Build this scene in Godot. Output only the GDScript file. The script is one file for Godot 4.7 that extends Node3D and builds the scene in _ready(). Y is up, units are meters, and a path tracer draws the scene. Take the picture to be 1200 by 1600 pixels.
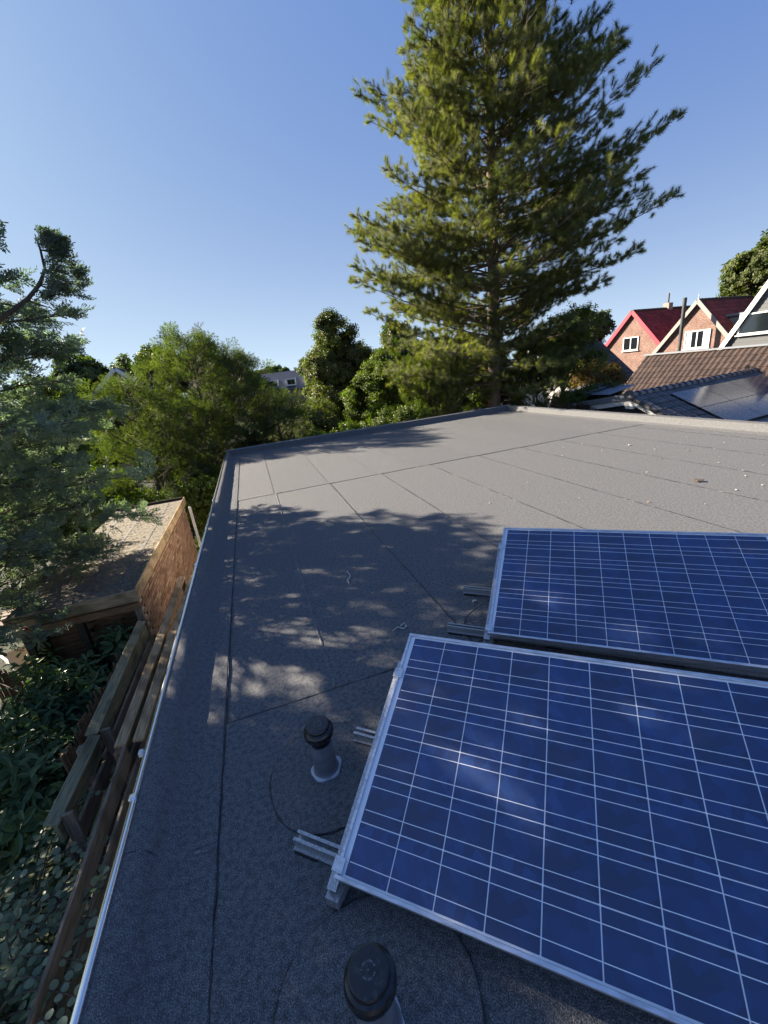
extends Node3D
# Flat bitumen roof with two solar panels, gardens on the left, a tall pine and brick houses on the right.

const UP := Vector3(0, 1, 0)
const ROOF_O := Vector3(-0.842, 0, 0)
const RB := Vector3(0.961, 0, -0.278)      # across the roof, to the right
const RE := Vector3(-0.278, 0, -0.961)     # along the roof, away
const GROUND := -3.0
const SUN_DIR := Vector3(-0.815, 0.438, -0.378)
const EXPOSURE := 3.9
var rng := RandomNumberGenerator.new()
var MT := {}
var roof_basis := Basis(RB, UP, -RE)
var house_basis := Basis(Vector3(0.405, 0, 0.914), UP, Vector3(-0.914, 0, 0.405))
var names := {}

# ---------------------------------------------------------------- mesh building
class MB:
	var v := PackedVector3Array()
	var n := PackedVector3Array()
	func tri(a: Vector3, b: Vector3, c: Vector3) -> void:
		var m := (b - a).cross(c - a).normalized()
		v.append(a); v.append(c); v.append(b)
		n.append(m); n.append(m); n.append(m)
	func trin(a: Vector3, b: Vector3, c: Vector3, na: Vector3, nb: Vector3, nc: Vector3) -> void:
		v.append(a); v.append(c); v.append(b)
		n.append(na); n.append(nc); n.append(nb)
	func quad(a: Vector3, b: Vector3, c: Vector3, d: Vector3) -> void:
		tri(a, b, c); tri(a, c, d)
	func quadn(a: Vector3, b: Vector3, c: Vector3, d: Vector3, na: Vector3, nb: Vector3, nc: Vector3, nd: Vector3) -> void:
		trin(a, b, c, na, nb, nc); trin(a, c, d, na, nc, nd)
	func box(c: Vector3, s: Vector3, bs := Basis()) -> void:
		var x := bs.x * s.x * 0.5
		var y := bs.y * s.y * 0.5
		var z := bs.z * s.z * 0.5
		quad(c - x - y + z, c + x - y + z, c + x + y + z, c - x + y + z)
		quad(c + x - y - z, c - x - y - z, c - x + y - z, c + x + y - z)
		quad(c + x - y + z, c + x - y - z, c + x + y - z, c + x + y + z)
		quad(c - x - y - z, c - x - y + z, c - x + y + z, c - x + y - z)
		quad(c - x + y + z, c + x + y + z, c + x + y - z, c - x + y - z)
		quad(c - x - y - z, c + x - y - z, c + x - y + z, c - x - y + z)
	func otri(a: Vector3, b: Vector3, d: Vector3, c: Vector3) -> void:
		if (b - a).cross(d - a).dot(a + b + d - c * 3.0) < 0.0: tri(a, d, b)
		else: tri(a, b, d)
	func cbox(c: Vector3, s: Vector3, k: float, bs := Basis()) -> void:
		# box with its edges and corners cut back by k
		var q := {}
		for w in 3:
			for i in 8:
				var sv := Vector3(-1.0 if i & 1 else 1.0, -1.0 if i & 2 else 1.0, -1.0 if i & 4 else 1.0)
				var p := s * 0.5 - Vector3(k, k, k)
				p[w] += k
				q[w * 8 + i] = c + bs * (p * sv)
		for w in 3:
			var b0 := 1 << w
			var b1 := 1 << ((w + 1) % 3)
			var b2 := 1 << ((w + 2) % 3)
			for sg in [0, b0]:
				otri(q[w * 8 + sg], q[w * 8 + sg + b1], q[w * 8 + sg + b1 + b2], c)
				otri(q[w * 8 + sg], q[w * 8 + sg + b1 + b2], q[w * 8 + sg + b2], c)
			var w1 := (w + 1) % 3
			var w2 := (w + 2) % 3
			for s1 in [0, b1]:
				for s2 in [0, b2]:
					otri(q[w1 * 8 + s1 + s2], q[w1 * 8 + s1 + s2 + b0], q[w2 * 8 + s1 + s2 + b0], c)
					otri(q[w1 * 8 + s1 + s2], q[w2 * 8 + s1 + s2 + b0], q[w2 * 8 + s1 + s2], c)
		for i in 8:
			otri(q[i], q[8 + i], q[16 + i], c)
	func tube(pts: Array, radii: Array, sides := 6, cap := true) -> void:
		var rings := []
		var norms := []
		var ref := Vector3(0.31, 0.17, 0.94)
		for i in pts.size():
			var d: Vector3 = (pts[mini(i + 1, pts.size() - 1)] - pts[maxi(i - 1, 0)])
			d = d.normalized()
			if absf(d.dot(ref)) > 0.95: ref = Vector3(0.9, 0.3, 0.1)
			var x := ref.cross(d).normalized()
			var y := d.cross(x)
			var r := []
			var rn := []
			for k in sides:
				var a := TAU * k / sides
				var o := x * cos(a) + y * sin(a)
				r.append(pts[i] + o * radii[i]); rn.append(o)
			rings.append(r); norms.append(rn)
		for i in pts.size() - 1:
			for k in sides:
				var j := (k + 1) % sides
				quadn(rings[i][k], rings[i][j], rings[i + 1][j], rings[i + 1][k], norms[i][k], norms[i][j], norms[i + 1][j], norms[i + 1][k])
		if cap and sides > 3:
			for k in sides:
				var j := (k + 1) % sides
				tri(pts[0], rings[0][j], rings[0][k])
				tri(pts[-1], rings[-1][k], rings[-1][j])
	func lathe(prof: Array, segs: int, at := Vector3.ZERO) -> void:
		# prof: Vector2(radius, height), from bottom to top on the outside
		for i in prof.size() - 1:
			var p: Vector2 = prof[i]
			var q: Vector2 = prof[i + 1]
			var t := q - p
			if t.length() < 1e-6: continue
			var nn := Vector2(t.y, -t.x).normalized()
			for k in segs:
				var a := TAU * k / segs
				var b := TAU * (k + 1) / segs
				var ca := Vector3(cos(a), 0, -sin(a))
				var cb := Vector3(cos(b), 0, -sin(b))
				var na := ca * nn.x + UP * nn.y
				var nb := cb * nn.x + UP * nn.y
				quadn(at + ca * p.x + UP * p.y, at + cb * p.x + UP * p.y, at + cb * q.x + UP * q.y, at + ca * q.x + UP * q.y, na, nb, nb, na)
	func grid(g: Array) -> void:
		# g[i][j] points, smooth normals; outside is (di x dj)
		var N := []
		for i in g.size():
			var row := []
			for j in g[i].size():
				var du: Vector3 = g[mini(i + 1, g.size() - 1)][j] - g[maxi(i - 1, 0)][j]
				var dv: Vector3 = g[i][mini(j + 1, g[i].size() - 1)] - g[i][maxi(j - 1, 0)]
				row.append(du.cross(dv).normalized())
			N.append(row)
		for i in g.size() - 1:
			for j in g[i].size() - 1:
				quadn(g[i][j], g[i + 1][j], g[i + 1][j + 1], g[i][j + 1], N[i][j], N[i + 1][j], N[i + 1][j + 1], N[i][j + 1])
	func prism(poly: Array, off: Vector3) -> void:
		# convex polygon (counter-clockwise seen from the +off side), pushed along off
		for i in poly.size():
			var j := (i + 1) % poly.size()
			quad(poly[i], poly[j], poly[j] + off, poly[i] + off)
		for i in range(1, poly.size() - 1):
			tri(poly[0] + off, poly[i] + off, poly[i + 1] + off)
			tri(poly[0], poly[i + 1], poly[i])
	func mesh() -> ArrayMesh:
		var arr := []
		arr.resize(Mesh.ARRAY_MAX)
		arr[Mesh.ARRAY_VERTEX] = v
		arr[Mesh.ARRAY_NORMAL] = n
		var m := ArrayMesh.new()
		m.add_surface_from_arrays(Mesh.PRIMITIVE_TRIANGLES, arr)
		return m

class Leaves:
	var buf := PackedFloat32Array()
	var count := 0
	func add(p: Vector3, b: Basis, c: Color) -> void:
		buf.append_array(PackedFloat32Array([b.x.x, b.y.x, b.z.x, p.x, b.x.y, b.y.y, b.z.y, p.y, b.x.z, b.y.z, b.z.z, p.z, c.r, c.g, c.b, 1.0]))
		count += 1

# ---------------------------------------------------------------- nodes
func numbered(called: String) -> String:
	var k: int = names.get(called, 0)
	names[called] = k + 1
	return called if k == 0 else "%s_%03d" % [called, k]

func tag(o: Node3D, label: String, category: String, group := "") -> Node3D:
	o.set_meta("label", label); o.set_meta("category", category)
	if group != "": o.set_meta("group", group)
	return o

func thing(called: String, label: String, category: String, at := Vector3.ZERO, bs := Basis(), group := "") -> Node3D:
	var o := Node3D.new()
	o.name = numbered(called)
	add_child(o)
	o.transform = Transform3D(bs, at)
	return tag(o, label, category, group)

func part(parent: Node3D, called: String, mesh: Mesh, m: Material, xf := Transform3D()) -> MeshInstance3D:
	var o := MeshInstance3D.new()
	o.name = called
	o.mesh = mesh
	o.material_override = m
	o.transform = xf
	parent.add_child(o, true)
	return o

func mpart(parent: Node3D, called: String, mb: MB, m: Material, xf := Transform3D()) -> MeshInstance3D:
	return part(parent, called, mb.mesh(), m, xf)

func solo(called: String, mesh: Mesh, m: Material, label: String, category: String, xf := Transform3D(), group := "") -> MeshInstance3D:
	var o := part(self, numbered(called), mesh, m, xf)
	tag(o, label, category, group)
	return o

func struct(called: String, mesh: Mesh, m: Material, xf := Transform3D()) -> MeshInstance3D:
	var o := part(self, called, mesh, m, xf)
	o.set_meta("kind", "structure")
	return o

func stuff_copies(parent: Node3D, called: String, mesh: Mesh, m: Material, lv: Leaves) -> MultiMeshInstance3D:
	var mm := MultiMesh.new()
	mm.transform_format = MultiMesh.TRANSFORM_3D
	mm.use_colors = true
	mm.mesh = mesh
	mm.instance_count = lv.count
	mm.buffer = lv.buf
	var o := MultiMeshInstance3D.new()
	o.name = called
	o.multimesh = mm
	o.material_override = m
	o.set_meta("kind", "stuff")
	parent.add_child(o, true)
	return o

func RL(t: float, y: float, s: float) -> Vector3:      # roof coordinates to the world
	return ROOF_O + RB * t + RE * s + UP * y

func rr(a: float, b: float) -> float:
	return rng.randf_range(a, b)

# ---------------------------------------------------------------- materials
func lin(r: float, g: float, b: float) -> Color:
	return Color(r, g, b).linear_to_srgb()

func noise_tex(seed_: int, freq: float, oct: int, stops: Array, size := 512, kind := FastNoiseLite.TYPE_SIMPLEX_SMOOTH, bump := 0.0) -> NoiseTexture2D:
	var f := FastNoiseLite.new()
	f.seed = seed_
	f.noise_type = kind
	f.frequency = freq
	f.fractal_octaves = oct
	f.fractal_type = FastNoiseLite.FRACTAL_FBM if oct > 1 else FastNoiseLite.FRACTAL_NONE
	if kind == FastNoiseLite.TYPE_CELLULAR: f.cellular_return_type = FastNoiseLite.RETURN_CELL_VALUE
	var t := NoiseTexture2D.new()
	t.width = size; t.height = size
	t.seamless = true
	t.generate_mipmaps = false
	t.noise = f
	if bump > 0.0:
		t.as_normal_map = true
		t.bump_strength = bump
	elif stops.size() > 0:
		var g := Gradient.new()
		var offs := PackedFloat32Array()
		var cols := PackedColorArray()
		for s in stops:
			offs.append(s[0]); cols.append(s[1])
		g.offsets = offs; g.colors = cols
		t.color_ramp = g
	return t

func mat(called: String, c: Color, rough: float, metal := 0.0) -> StandardMaterial3D:
	var m := StandardMaterial3D.new()
	m.resource_name = called
	m.albedo_color = c
	m.roughness = rough
	m.metallic = metal
	MT[called] = m
	return m

func tri_mat(called: String, tex: Texture2D, scale_: Vector3, rough: float, normal: Texture2D = null, nscale := 1.0, world := false, coarse: Texture2D = null, cscale := 0.3) -> StandardMaterial3D:
	var m := mat(called, Color.WHITE, rough)
	m.albedo_texture = tex
	m.uv1_triplanar = true
	m.uv1_world_triplanar = world
	m.uv1_scale = scale_
	m.uv1_triplanar_sharpness = 4.0
	if normal != null:
		m.normal_enabled = true
		m.normal_texture = normal
		m.normal_scale = nscale
	if coarse != null:
		m.detail_enabled = true
		m.detail_albedo = coarse
		m.detail_blend_mode = BaseMaterial3D.BLEND_MODE_MUL
		m.detail_uv_layer = BaseMaterial3D.DETAIL_UV_2
		m.uv2_triplanar = true
		m.uv2_world_triplanar = world
		m.uv2_scale = Vector3.ONE * cscale
	return m

func leaf_mat(called: String, rough: float, back: Color) -> StandardMaterial3D:
	var m := mat(called, Color.WHITE, rough)
	m.vertex_color_use_as_albedo = true
	m.metallic_specular = 0.35
	m.backlight_enabled = true
	m.backlight = back
	m.cull_mode = BaseMaterial3D.CULL_DISABLED
	return m

func make_materials() -> void:
	var grain := noise_tex(11, 0.15, 3, [[0.0, lin(0.041, 0.044, 0.049)], [0.34, lin(0.085, 0.088, 0.095)], [0.5, lin(0.145, 0.146, 0.149)], [0.66, lin(0.227, 0.227, 0.224)], [1.0, lin(0.496, 0.491, 0.479)]], 1024)
	var grain_n := noise_tex(12, 0.13, 3, [], 1024, FastNoiseLite.TYPE_SIMPLEX_SMOOTH, 8.0)
	var patch := noise_tex(13, 0.10, 4, [[0.0, Color(0.66, 0.66, 0.67)], [0.42, Color(0.86, 0.86, 0.86)], [0.58, Color(0.95, 0.95, 0.945)], [1.0, Color(1, 0.995, 0.985)]], 1024)
	tri_mat("membrane", grain, Vector3.ONE * 1.1, 0.86, grain_n, 0.6, true, patch, 0.30)
	var grain2 := noise_tex(14, 0.15, 3, [[0.0, lin(0.038, 0.039, 0.045)], [0.36, lin(0.077, 0.080, 0.086)], [0.5, lin(0.128, 0.130, 0.134)], [0.66, lin(0.200, 0.200, 0.200)], [1.0, lin(0.441, 0.435, 0.428)]], 1024)
	tri_mat("membrane_patch", grain2, Vector3.ONE * 1.13, 0.86, grain_n, 0.6, true, patch, 0.33)
	mat("bitumen", lin(0.018, 0.018, 0.019), 0.45)
	tri_mat("bitumen_dusty", noise_tex(15, 0.05, 3, [[0.0, lin(0.05, 0.05, 0.05)], [0.5, lin(0.14, 0.135, 0.125)], [1.0, lin(0.26, 0.25, 0.23)]], 256), Vector3.ONE * 3.0, 0.8)
	var m := mat("trim_metal", lin(0.80, 0.81, 0.83), 0.22, 1.0)
	m = tri_mat("aluminium", noise_tex(16, 0.02, 4, [[0.0, lin(0.42, 0.43, 0.45)], [0.5, lin(0.62, 0.63, 0.66)], [1.0, lin(0.74, 0.75, 0.78)]], 512), Vector3(1.2, 6, 6), 0.42)
	m.metallic = 0.75
	m = tri_mat("galvanised", noise_tex(17, 0.04, 3, [[0.0, lin(0.25, 0.25, 0.26)], [0.5, lin(0.42, 0.43, 0.44)], [1.0, lin(0.60, 0.60, 0.62)]], 512), Vector3.ONE * 4.0, 0.5)
	m.metallic = 0.7
	mat("steel_dark", lin(0.12, 0.12, 0.12), 0.5, 0.8)
	mat("backsheet", lin(0.80, 0.81, 0.83), 0.6)
	mat("busbar", lin(0.78, 0.80, 0.84), 0.5)
	for k in 4:
		var b := 0.86 + 0.10 * k
		var cell := noise_tex(30 + k, 0.03, 1, [[0.0, lin(0.0015 * b, 0.016 * b, 0.085 * b)], [0.5, lin(0.0025 * b, 0.024 * b, 0.115 * b)], [1.0, lin(0.005 * b, 0.036 * b, 0.150 * b)]], 256, FastNoiseLite.TYPE_CELLULAR)
		var cm := tri_mat("cell_%d" % k, cell, Vector3.ONE * 3.1, 0.35)
		cm.uv1_offset = Vector3(0.13 * k, 0, 0.37 * k)
	m = mat("panel_glass", Color(0.9, 0.95, 1.0, 0.03), 0.06)
	m.metallic_specular = 0.32
	m.transparency = BaseMaterial3D.TRANSPARENCY_ALPHA
	m = mat("window_glass", Color(0.10, 0.12, 0.14), 0.06)
	m.metallic_specular = 0.7
	mat("vent_black", lin(0.010, 0.010, 0.011), 0.25)
	tri_mat("vent_cap", noise_tex(18, 0.03, 4, [[0.0, lin(0.010, 0.010, 0.011)], [0.6, lin(0.016, 0.016, 0.017)], [1.0, lin(0.06, 0.058, 0.055)]], 256), Vector3.ONE * 4.0, 0.24)
	tri_mat("vent_grey", noise_tex(19, 0.02, 4, [[0.0, lin(0.10, 0.11, 0.125)], [1.0, lin(0.17, 0.18, 0.20)]], 256), Vector3.ONE * 3.0, 0.5)
	mat("vent_flange", lin(0.42, 0.44, 0.48), 0.5, 0.2)
	mat("cable", lin(0.012, 0.012, 0.012), 0.5)
	tri_mat("stucco", noise_tex(20, 0.05, 3, [[0.0, lin(0.50, 0.48, 0.44)], [1.0, lin(0.64, 0.62, 0.58)]], 256), Vector3.ONE, 0.9)
	# wood: grain runs along the local x axis
	var woods := [["wood_tan", Vector3(0.52, 0.36, 0.20)], ["wood_grey", Vector3(0.24, 0.19, 0.14)], ["wood_green", Vector3(0.26, 0.24, 0.14)], ["wood_brown", Vector3(0.27, 0.15, 0.075)], ["wood_dark", Vector3(0.055, 0.038, 0.026)]]  # wood_tan is lightened to paint in sun on the shaded fence rails
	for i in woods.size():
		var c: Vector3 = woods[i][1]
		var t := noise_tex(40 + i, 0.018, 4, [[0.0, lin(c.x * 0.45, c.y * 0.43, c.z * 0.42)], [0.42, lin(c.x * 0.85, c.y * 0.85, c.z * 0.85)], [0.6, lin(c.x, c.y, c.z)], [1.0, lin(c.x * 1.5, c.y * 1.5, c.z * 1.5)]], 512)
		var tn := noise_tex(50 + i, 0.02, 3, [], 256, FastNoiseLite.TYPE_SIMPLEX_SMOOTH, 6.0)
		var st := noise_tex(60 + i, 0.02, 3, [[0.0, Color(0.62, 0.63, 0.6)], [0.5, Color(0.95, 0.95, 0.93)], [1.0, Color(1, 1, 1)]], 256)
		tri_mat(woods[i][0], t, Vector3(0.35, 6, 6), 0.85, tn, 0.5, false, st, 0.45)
	for k in 4:
		var bc: Vector3 = [Vector3(0.24, 0.135, 0.08), Vector3(0.30, 0.18, 0.11), Vector3(0.17, 0.085, 0.05), Vector3(0.36, 0.24, 0.155)][k]
		tri_mat("brick_%d" % k, noise_tex(70 + k, 0.05, 3, [[0.0, lin(bc.x * 0.75, bc.y * 0.75, bc.z * 0.75)], [0.5, lin(bc.x, bc.y, bc.z)], [1.0, lin(bc.x * 1.2, bc.y * 1.2, bc.z * 1.2)]], 256), Vector3.ONE * 6.0, 0.92)
	mat("mortar", lin(0.40, 0.36, 0.30), 0.95)
	# far brickwork: short flat flecks of brick colour
	tri_mat("brickwork", noise_tex(75, 0.05, 2, [[0.0, lin(0.130, 0.069, 0.052)], [0.4, lin(0.214, 0.126, 0.101)], [0.6, lin(0.261, 0.171, 0.140)], [1.0, lin(0.332, 0.273, 0.249)]], 512), Vector3(0.22, 0.7, 0.22), 0.92, null, 1.0, false, noise_tex(76, 0.02, 3, [[0.0, Color(0.85, 0.82, 0.8)], [1.0, Color(1, 1, 1)]], 256), 0.2)
	mat("paint_red", lin(0.50, 0.035, 0.055), 0.45)
	mat("paint_grey", lin(0.26, 0.24, 0.22), 0.6)
	mat("paint_slate", lin(0.12, 0.125, 0.13), 0.6)
	mat("paint_white", lin(0.66, 0.65, 0.62), 0.55)
	mat("paint_dark", lin(0.035, 0.037, 0.04), 0.6)
	mat("render_pale", lin(0.62, 0.58, 0.53), 0.9)
	mat("render_taupe", lin(0.28, 0.24, 0.21), 0.9)
	mat("lead", lin(0.20, 0.215, 0.24), 0.55, 0.3)
	mat("curtain", lin(0.7, 0.7, 0.68), 0.9)
	for k in 3:
		var f: float = [0.8, 1.0, 1.3][k]
		tri_mat("tile_black_%d" % k, noise_tex(80 + k, 0.03, 4, [[0.0, lin(0.045 * f, 0.045 * f, 0.048 * f)], [0.6, lin(0.085 * f, 0.083 * f, 0.085 * f)], [1.0, lin(0.19 * f, 0.185 * f, 0.18 * f)]], 256), Vector3.ONE * 2.5, 0.42)
		tri_mat("tile_brown_%d" % k, noise_tex(84 + k, 0.03, 4, [[0.0, lin(0.016 * f, 0.012 * f, 0.010 * f)], [0.5, lin(0.035 * f, 0.022 * f, 0.017 * f)], [1.0, lin(0.12 * f, 0.066 * f, 0.046 * f)]], 256), Vector3.ONE * 2.5, 0.7)
	m = mat("tile_copy", Color.WHITE, 0.75)
	m.vertex_color_use_as_albedo = true
	m = mat("pv_black", lin(0.012, 0.013, 0.017), 0.12)
	m = tri_mat("pv_dust_sky", noise_tex(88, 0.012, 5, [[0.0, lin(0.05, 0.056, 0.075)], [0.5, lin(0.065, 0.072, 0.092)], [0.7, lin(0.09, 0.093, 0.10)], [1.0, lin(0.15, 0.145, 0.135)]], 512), Vector3.ONE * 0.5, 0.15)  # dust flecks on a blue-grey base that paints in the reflected sky
	# planting
	leaf_mat("needles", 0.65, Color(0.95, 1.0, 0.5))
	leaf_mat("scales", 0.6, Color(0.85, 0.95, 0.7))
	leaf_mat("leaves", 0.45, Color(0.8, 0.95, 0.3))
	leaf_mat("glossy", 0.35, Color(0.5, 0.62, 0.25))
	tri_mat("bark", noise_tex(90, 0.03, 4, [[0.0, lin(0.035, 0.026, 0.02)], [0.45, lin(0.11, 0.078, 0.058)], [0.7, lin(0.20, 0.15, 0.115)], [1.0, lin(0.33, 0.26, 0.20)]], 512), Vector3(3.0, 0.9, 3.0), 0.95, noise_tex(91, 0.03, 4, [], 512, FastNoiseLite.TYPE_SIMPLEX_SMOOTH, 10.0), 1.0)
	mat("twig", lin(0.09, 0.065, 0.045), 0.95)
	tri_mat("soil", noise_tex(92, 0.03, 5, [[0.0, lin(0.02, 0.018, 0.011)], [0.42, lin(0.04, 0.042, 0.02)], [0.55, lin(0.035, 0.06, 0.016)], [1.0, lin(0.06, 0.09, 0.028)]], 1024), Vector3.ONE * 0.12, 0.95, null, 1.0, true, noise_tex(93, 0.03, 4, [[0.0, Color(0.6, 0.6, 0.6)], [1.0, Color(1, 1, 1)]], 512), 1.7)
	tri_mat("shed_roof", noise_tex(94, 0.025, 5, [[0.0, lin(0.08, 0.07, 0.06)], [0.4, lin(0.14, 0.12, 0.095)], [0.6, lin(0.20, 0.165, 0.125)], [0.78, lin(0.19, 0.19, 0.08)], [1.0, lin(0.26, 0.26, 0.10)]], 1024), Vector3.ONE * 0.45, 0.95)
	mat("plastic_white", lin(0.70, 0.70, 0.66), 0.45)
	mat("litter", Color.WHITE, 0.9)
	MT["litter"].vertex_color_use_as_albedo = true

# ---------------------------------------------------------------- the flat roof and what stands on it
func sheet(parent: Node3D, t0: float, t1: float, s0: float, s1: float, y0: float, y1: float, m: Material, end_lift := 0.0) -> void:
	# one strip of roofing felt, thin, its right edge lapping over the next strip; slightly wavy edges
	var mb := MB.new()
	var ns := maxi(2, int((s1 - s0) / 0.25))
	var top := []
	var low := []
	for i in ns + 1:
		var s := lerpf(s0, s1, float(i) / ns)
		var w0 := t0 + rr(-0.002, 0.002)
		var w1 := t1 + rr(-0.004, 0.004)
		var lift := end_lift * float(i) / ns
		top.append([Vector3(w1, y1 + lift, -s), Vector3(lerpf(w0, w1, 0.5), lerpf(y0, y1, 0.5) + lift, -s), Vector3(w0, y0 + lift, -s)])
		low.append([Vector3(w1, -0.0015, -s), Vector3(w0, -0.0015, -s)])
	for i in ns:
		for j in 2:
			mb.quad(top[i][j + 1], top[i][j], top[i + 1][j], top[i + 1][j + 1])
		mb.quad(top[i][0], low[i][0], low[i + 1][0], top[i + 1][0])
	mb.quad(low[0][1], low[0][0], top[0][0], top[0][2])
	mb.quad(low[ns][0], low[ns][1], top[ns][2], top[ns][0])
	mpart(parent, "roofing_sheet", mb, m)

func bead(parent: Node3D, pts: Array, width: float, h: float, m: Material) -> void:
	# squeezed-out bitumen along a lap
	var g := []
	for i in pts.size() - 1:
		var a: Vector3 = pts[i]
		var b: Vector3 = pts[i + 1]
		var n := maxi(2, int(a.distance_to(b) / 0.05))
		for k in n + (1 if i == pts.size() - 2 else 0):
			var p := a.lerp(b, float(k) / n)
			var d := (b - a).normalized()
			var x := d.cross(UP).normalized()
			var w := width * rr(0.45, 1.3)
			var o := x * rr(-0.003, 0.003)
			var hh := h * rr(0.5, 1.2)
			g.append([p + o - x * w, p + o - x * w * 0.4 + UP * hh, p + o + x * w * 0.4 + UP * hh, p + o + x * w])
	var mb := MB.new()
	mb.grid(g)
	mpart(parent, "seam_bead", mb, m)

func kerb(parent: Node3D, a: Vector3, b: Vector3, inward: Vector3, prof: Array, wave: float) -> void:
	# prof: Vector2(distance inward, height); a, b in roof coordinates
	var L := a.distance_to(b)
	var n := maxi(4, int(L / 0.15))
	var g := []
	var f := FastNoiseLite.new()
	f.seed = int(L * 100)
	f.frequency = 0.9
	for i in n + 1:
		var p := a.lerp(b, float(i) / n)
		var row := []
		for j in prof.size():
			var q: Vector2 = prof[j]
			var k: float = clampf(float(j) / (prof.size() - 1), 0, 1)
			var o := f.get_noise_2d(i * 0.15 * 3.0, j * 0.8) * wave
			var mid := sin(k * PI)
			row.append(p + inward * (q.x + o * mid) + UP * (q.y + o * 0.6 * mid))
		g.append(row)
	var mb := MB.new()
	var d := (b - a).normalized()
	if d.cross(inward).y > 0: mb.grid(g)
	else:
		g.reverse()
		mb.grid(g)
	mpart(parent, "edge_upstand", mb, MT.membrane)

func build_roof() -> void:
	var B := thing("flat_roof_building", "building with a wide flat roof of dark grey bitumen felt", "building", ROOF_O, roof_basis)
	# walls below the roof
	var mb := MB.new()
	mb.box(Vector3(0.16, -1.63, 0.2 - 3.6), Vector3(0.2, 2.74, 16.6)); mpart(B, "wall", mb, MT.stucco)
	mb = MB.new(); mb.box(Vector3(9.1, -1.63, -3.4), Vector3(0.2, 2.74, 16.6)); mpart(B, "wall", mb, MT.stucco)
	mb = MB.new(); mb.box(Vector3(4.63, -1.63, -11.6), Vector3(8.72, 2.74, 0.2)); mpart(B, "wall", mb, MT.stucco)
	mb = MB.new(); mb.box(Vector3(4.63, -1.63, 4.8), Vector3(8.72, 2.74, 0.2)); mpart(B, "wall", mb, MT.stucco)
	mb = MB.new(); mb.box(Vector3(11.2, -1.63, -4.1), Vector3(3.98, 2.74, 0.2)); mpart(B, "wall", mb, MT.stucco)
	mb = MB.new(); mb.box(Vector3(13.1, -1.63, 0.5), Vector3(0.2, 2.74, 8.8)); mpart(B, "wall", mb, MT.stucco)
	# deck under the felt
	mb = MB.new()
	mb.box(Vector3(4.62, -0.131, -3.5), Vector3(9.2, 0.258, 17.0))
	mpart(B, "roof_deck", mb, MT.bitumen)
	mb = MB.new()
	mb.box(Vector3(11.25, -0.131, 0.36), Vector3(4.05, 0.258, 9.3))
	mpart(B, "roof_deck", mb, MT.bitumen)
	# felt strips laid away from the camera
	var cols := [0.95, 1.88, 2.83, 3.79, 4.80, 5.75, 6.70, 7.65, 8.60, 9.26]
	var left := 0.30
	for i in cols.size():
		sheet(B, left - 0.03, cols[i], 1.70, 6.70, 0.002, 0.0075, MT.membrane, 0.0)
		left = cols[i]
	left = 0.30
	var cols2 := [0.93, 1.87, 2.75, 3.5, 4.77, 5.7, 6.65, 7.6, 8.5, 9.26]
	for i in cols2.size():
		sheet(B, left - 0.03, cols2[i], 6.66, 11.85, 0.0085, 0.0125, MT.membrane_patch if i % 3 == 1 else MT.membrane)
		left = cols2[i]
	# strips laid across, nearest the camera
	sheet(B, 0.30, 9.26, 0.80, 1.76, 0.010, 0.010, MT.membrane)
	sheet(B, 0.30, 9.26, -0.15, 0.83, 0.013, 0.013, MT.membrane_patch)
	for k in 5: sheet(B, 0.30, 9.26, -1.1 - 0.95 * k, -0.12 - 0.95 * k, 0.015 + 0.003 * k, 0.015 + 0.003 * k, MT.membrane)
	for k in 4: sheet(B, 9.26 + k * 0.95, 10.24 + k * 0.95, -4.2, 4.1, 0.004, 0.010, MT.membrane)
	# bitumen squeezed out of the laps
	for i in 9:
		var t: float = cols[i]
		bead(B, [Vector3(t + 0.006, 0.004, -1.78), Vector3(t + 0.002, 0.004, -4.0), Vector3(t + 0.007, 0.004, -6.68)], 0.010 if i != 0 else 0.012, 0.007, MT.bitumen if i != 0 else MT.bitumen_dusty)
		bead(B, [Vector3(cols2[i], 0.007, -6.72), Vector3(cols2[i] + 0.004, 0.007, -9.0), Vector3(cols2[i], 0.007, -11.4)], 0.009, 0.006, MT.bitumen)
	bead(B, [Vector3(0.33, 0.004, -6.68), Vector3(4.5, 0.005, -6.65), Vector3(9.2, 0.005, -6.66)], 0.010, 0.006, MT.bitumen)
	bead(B, [Vector3(0.33, 0.008, -1.765), Vector3(1.1, 0.008, -1.765), Vector3(4.0, 0.008, -1.77)], 0.007, 0.005, MT.bitumen)
	bead(B, [Vector3(0.33, 0.012, -0.83), Vector3(0.6, 0.012, -0.83), Vector3(3.0, 0.012, -0.83)], 0.008, 0.002, MT.membrane_patch)
	# left edge: strip dressed up over a low upstand
	var pl := [Vector2(0.0, 0.10), Vector2(0.004, 0.128), Vector2(0.03, 0.135), Vector2(0.065, 0.128), Vector2(0.095, 0.104), Vector2(0.118, 0.066), Vector2(0.142, 0.036), Vector2(0.175, 0.020), Vector2(0.235, 0.0165), Vector2(0.328, 0.0165), Vector2(0.331, 0.006)]
	var breaks := [-4.8, 1.12, 4.2, 8.4, 11.6]
	for i in 4:
		kerb(B, Vector3(0, 0.002 * (i % 2), -breaks[i]), Vector3(0, 0.002 * (i % 2), -breaks[i + 1] - 0.03), Vector3(1, 0, 0), pl, 0.010)
	bead(B, [Vector3(0.335, 0.010, 4.8), Vector3(0.330, 0.010, 0.0), Vector3(0.336, 0.008, -1.7), Vector3(0.33, 0.006, -4.0), Vector3(0.336, 0.006, -6.7), Vector3(0.33, 0.012, -11.3)], 0.004, 0.008, MT.bitumen)
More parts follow.
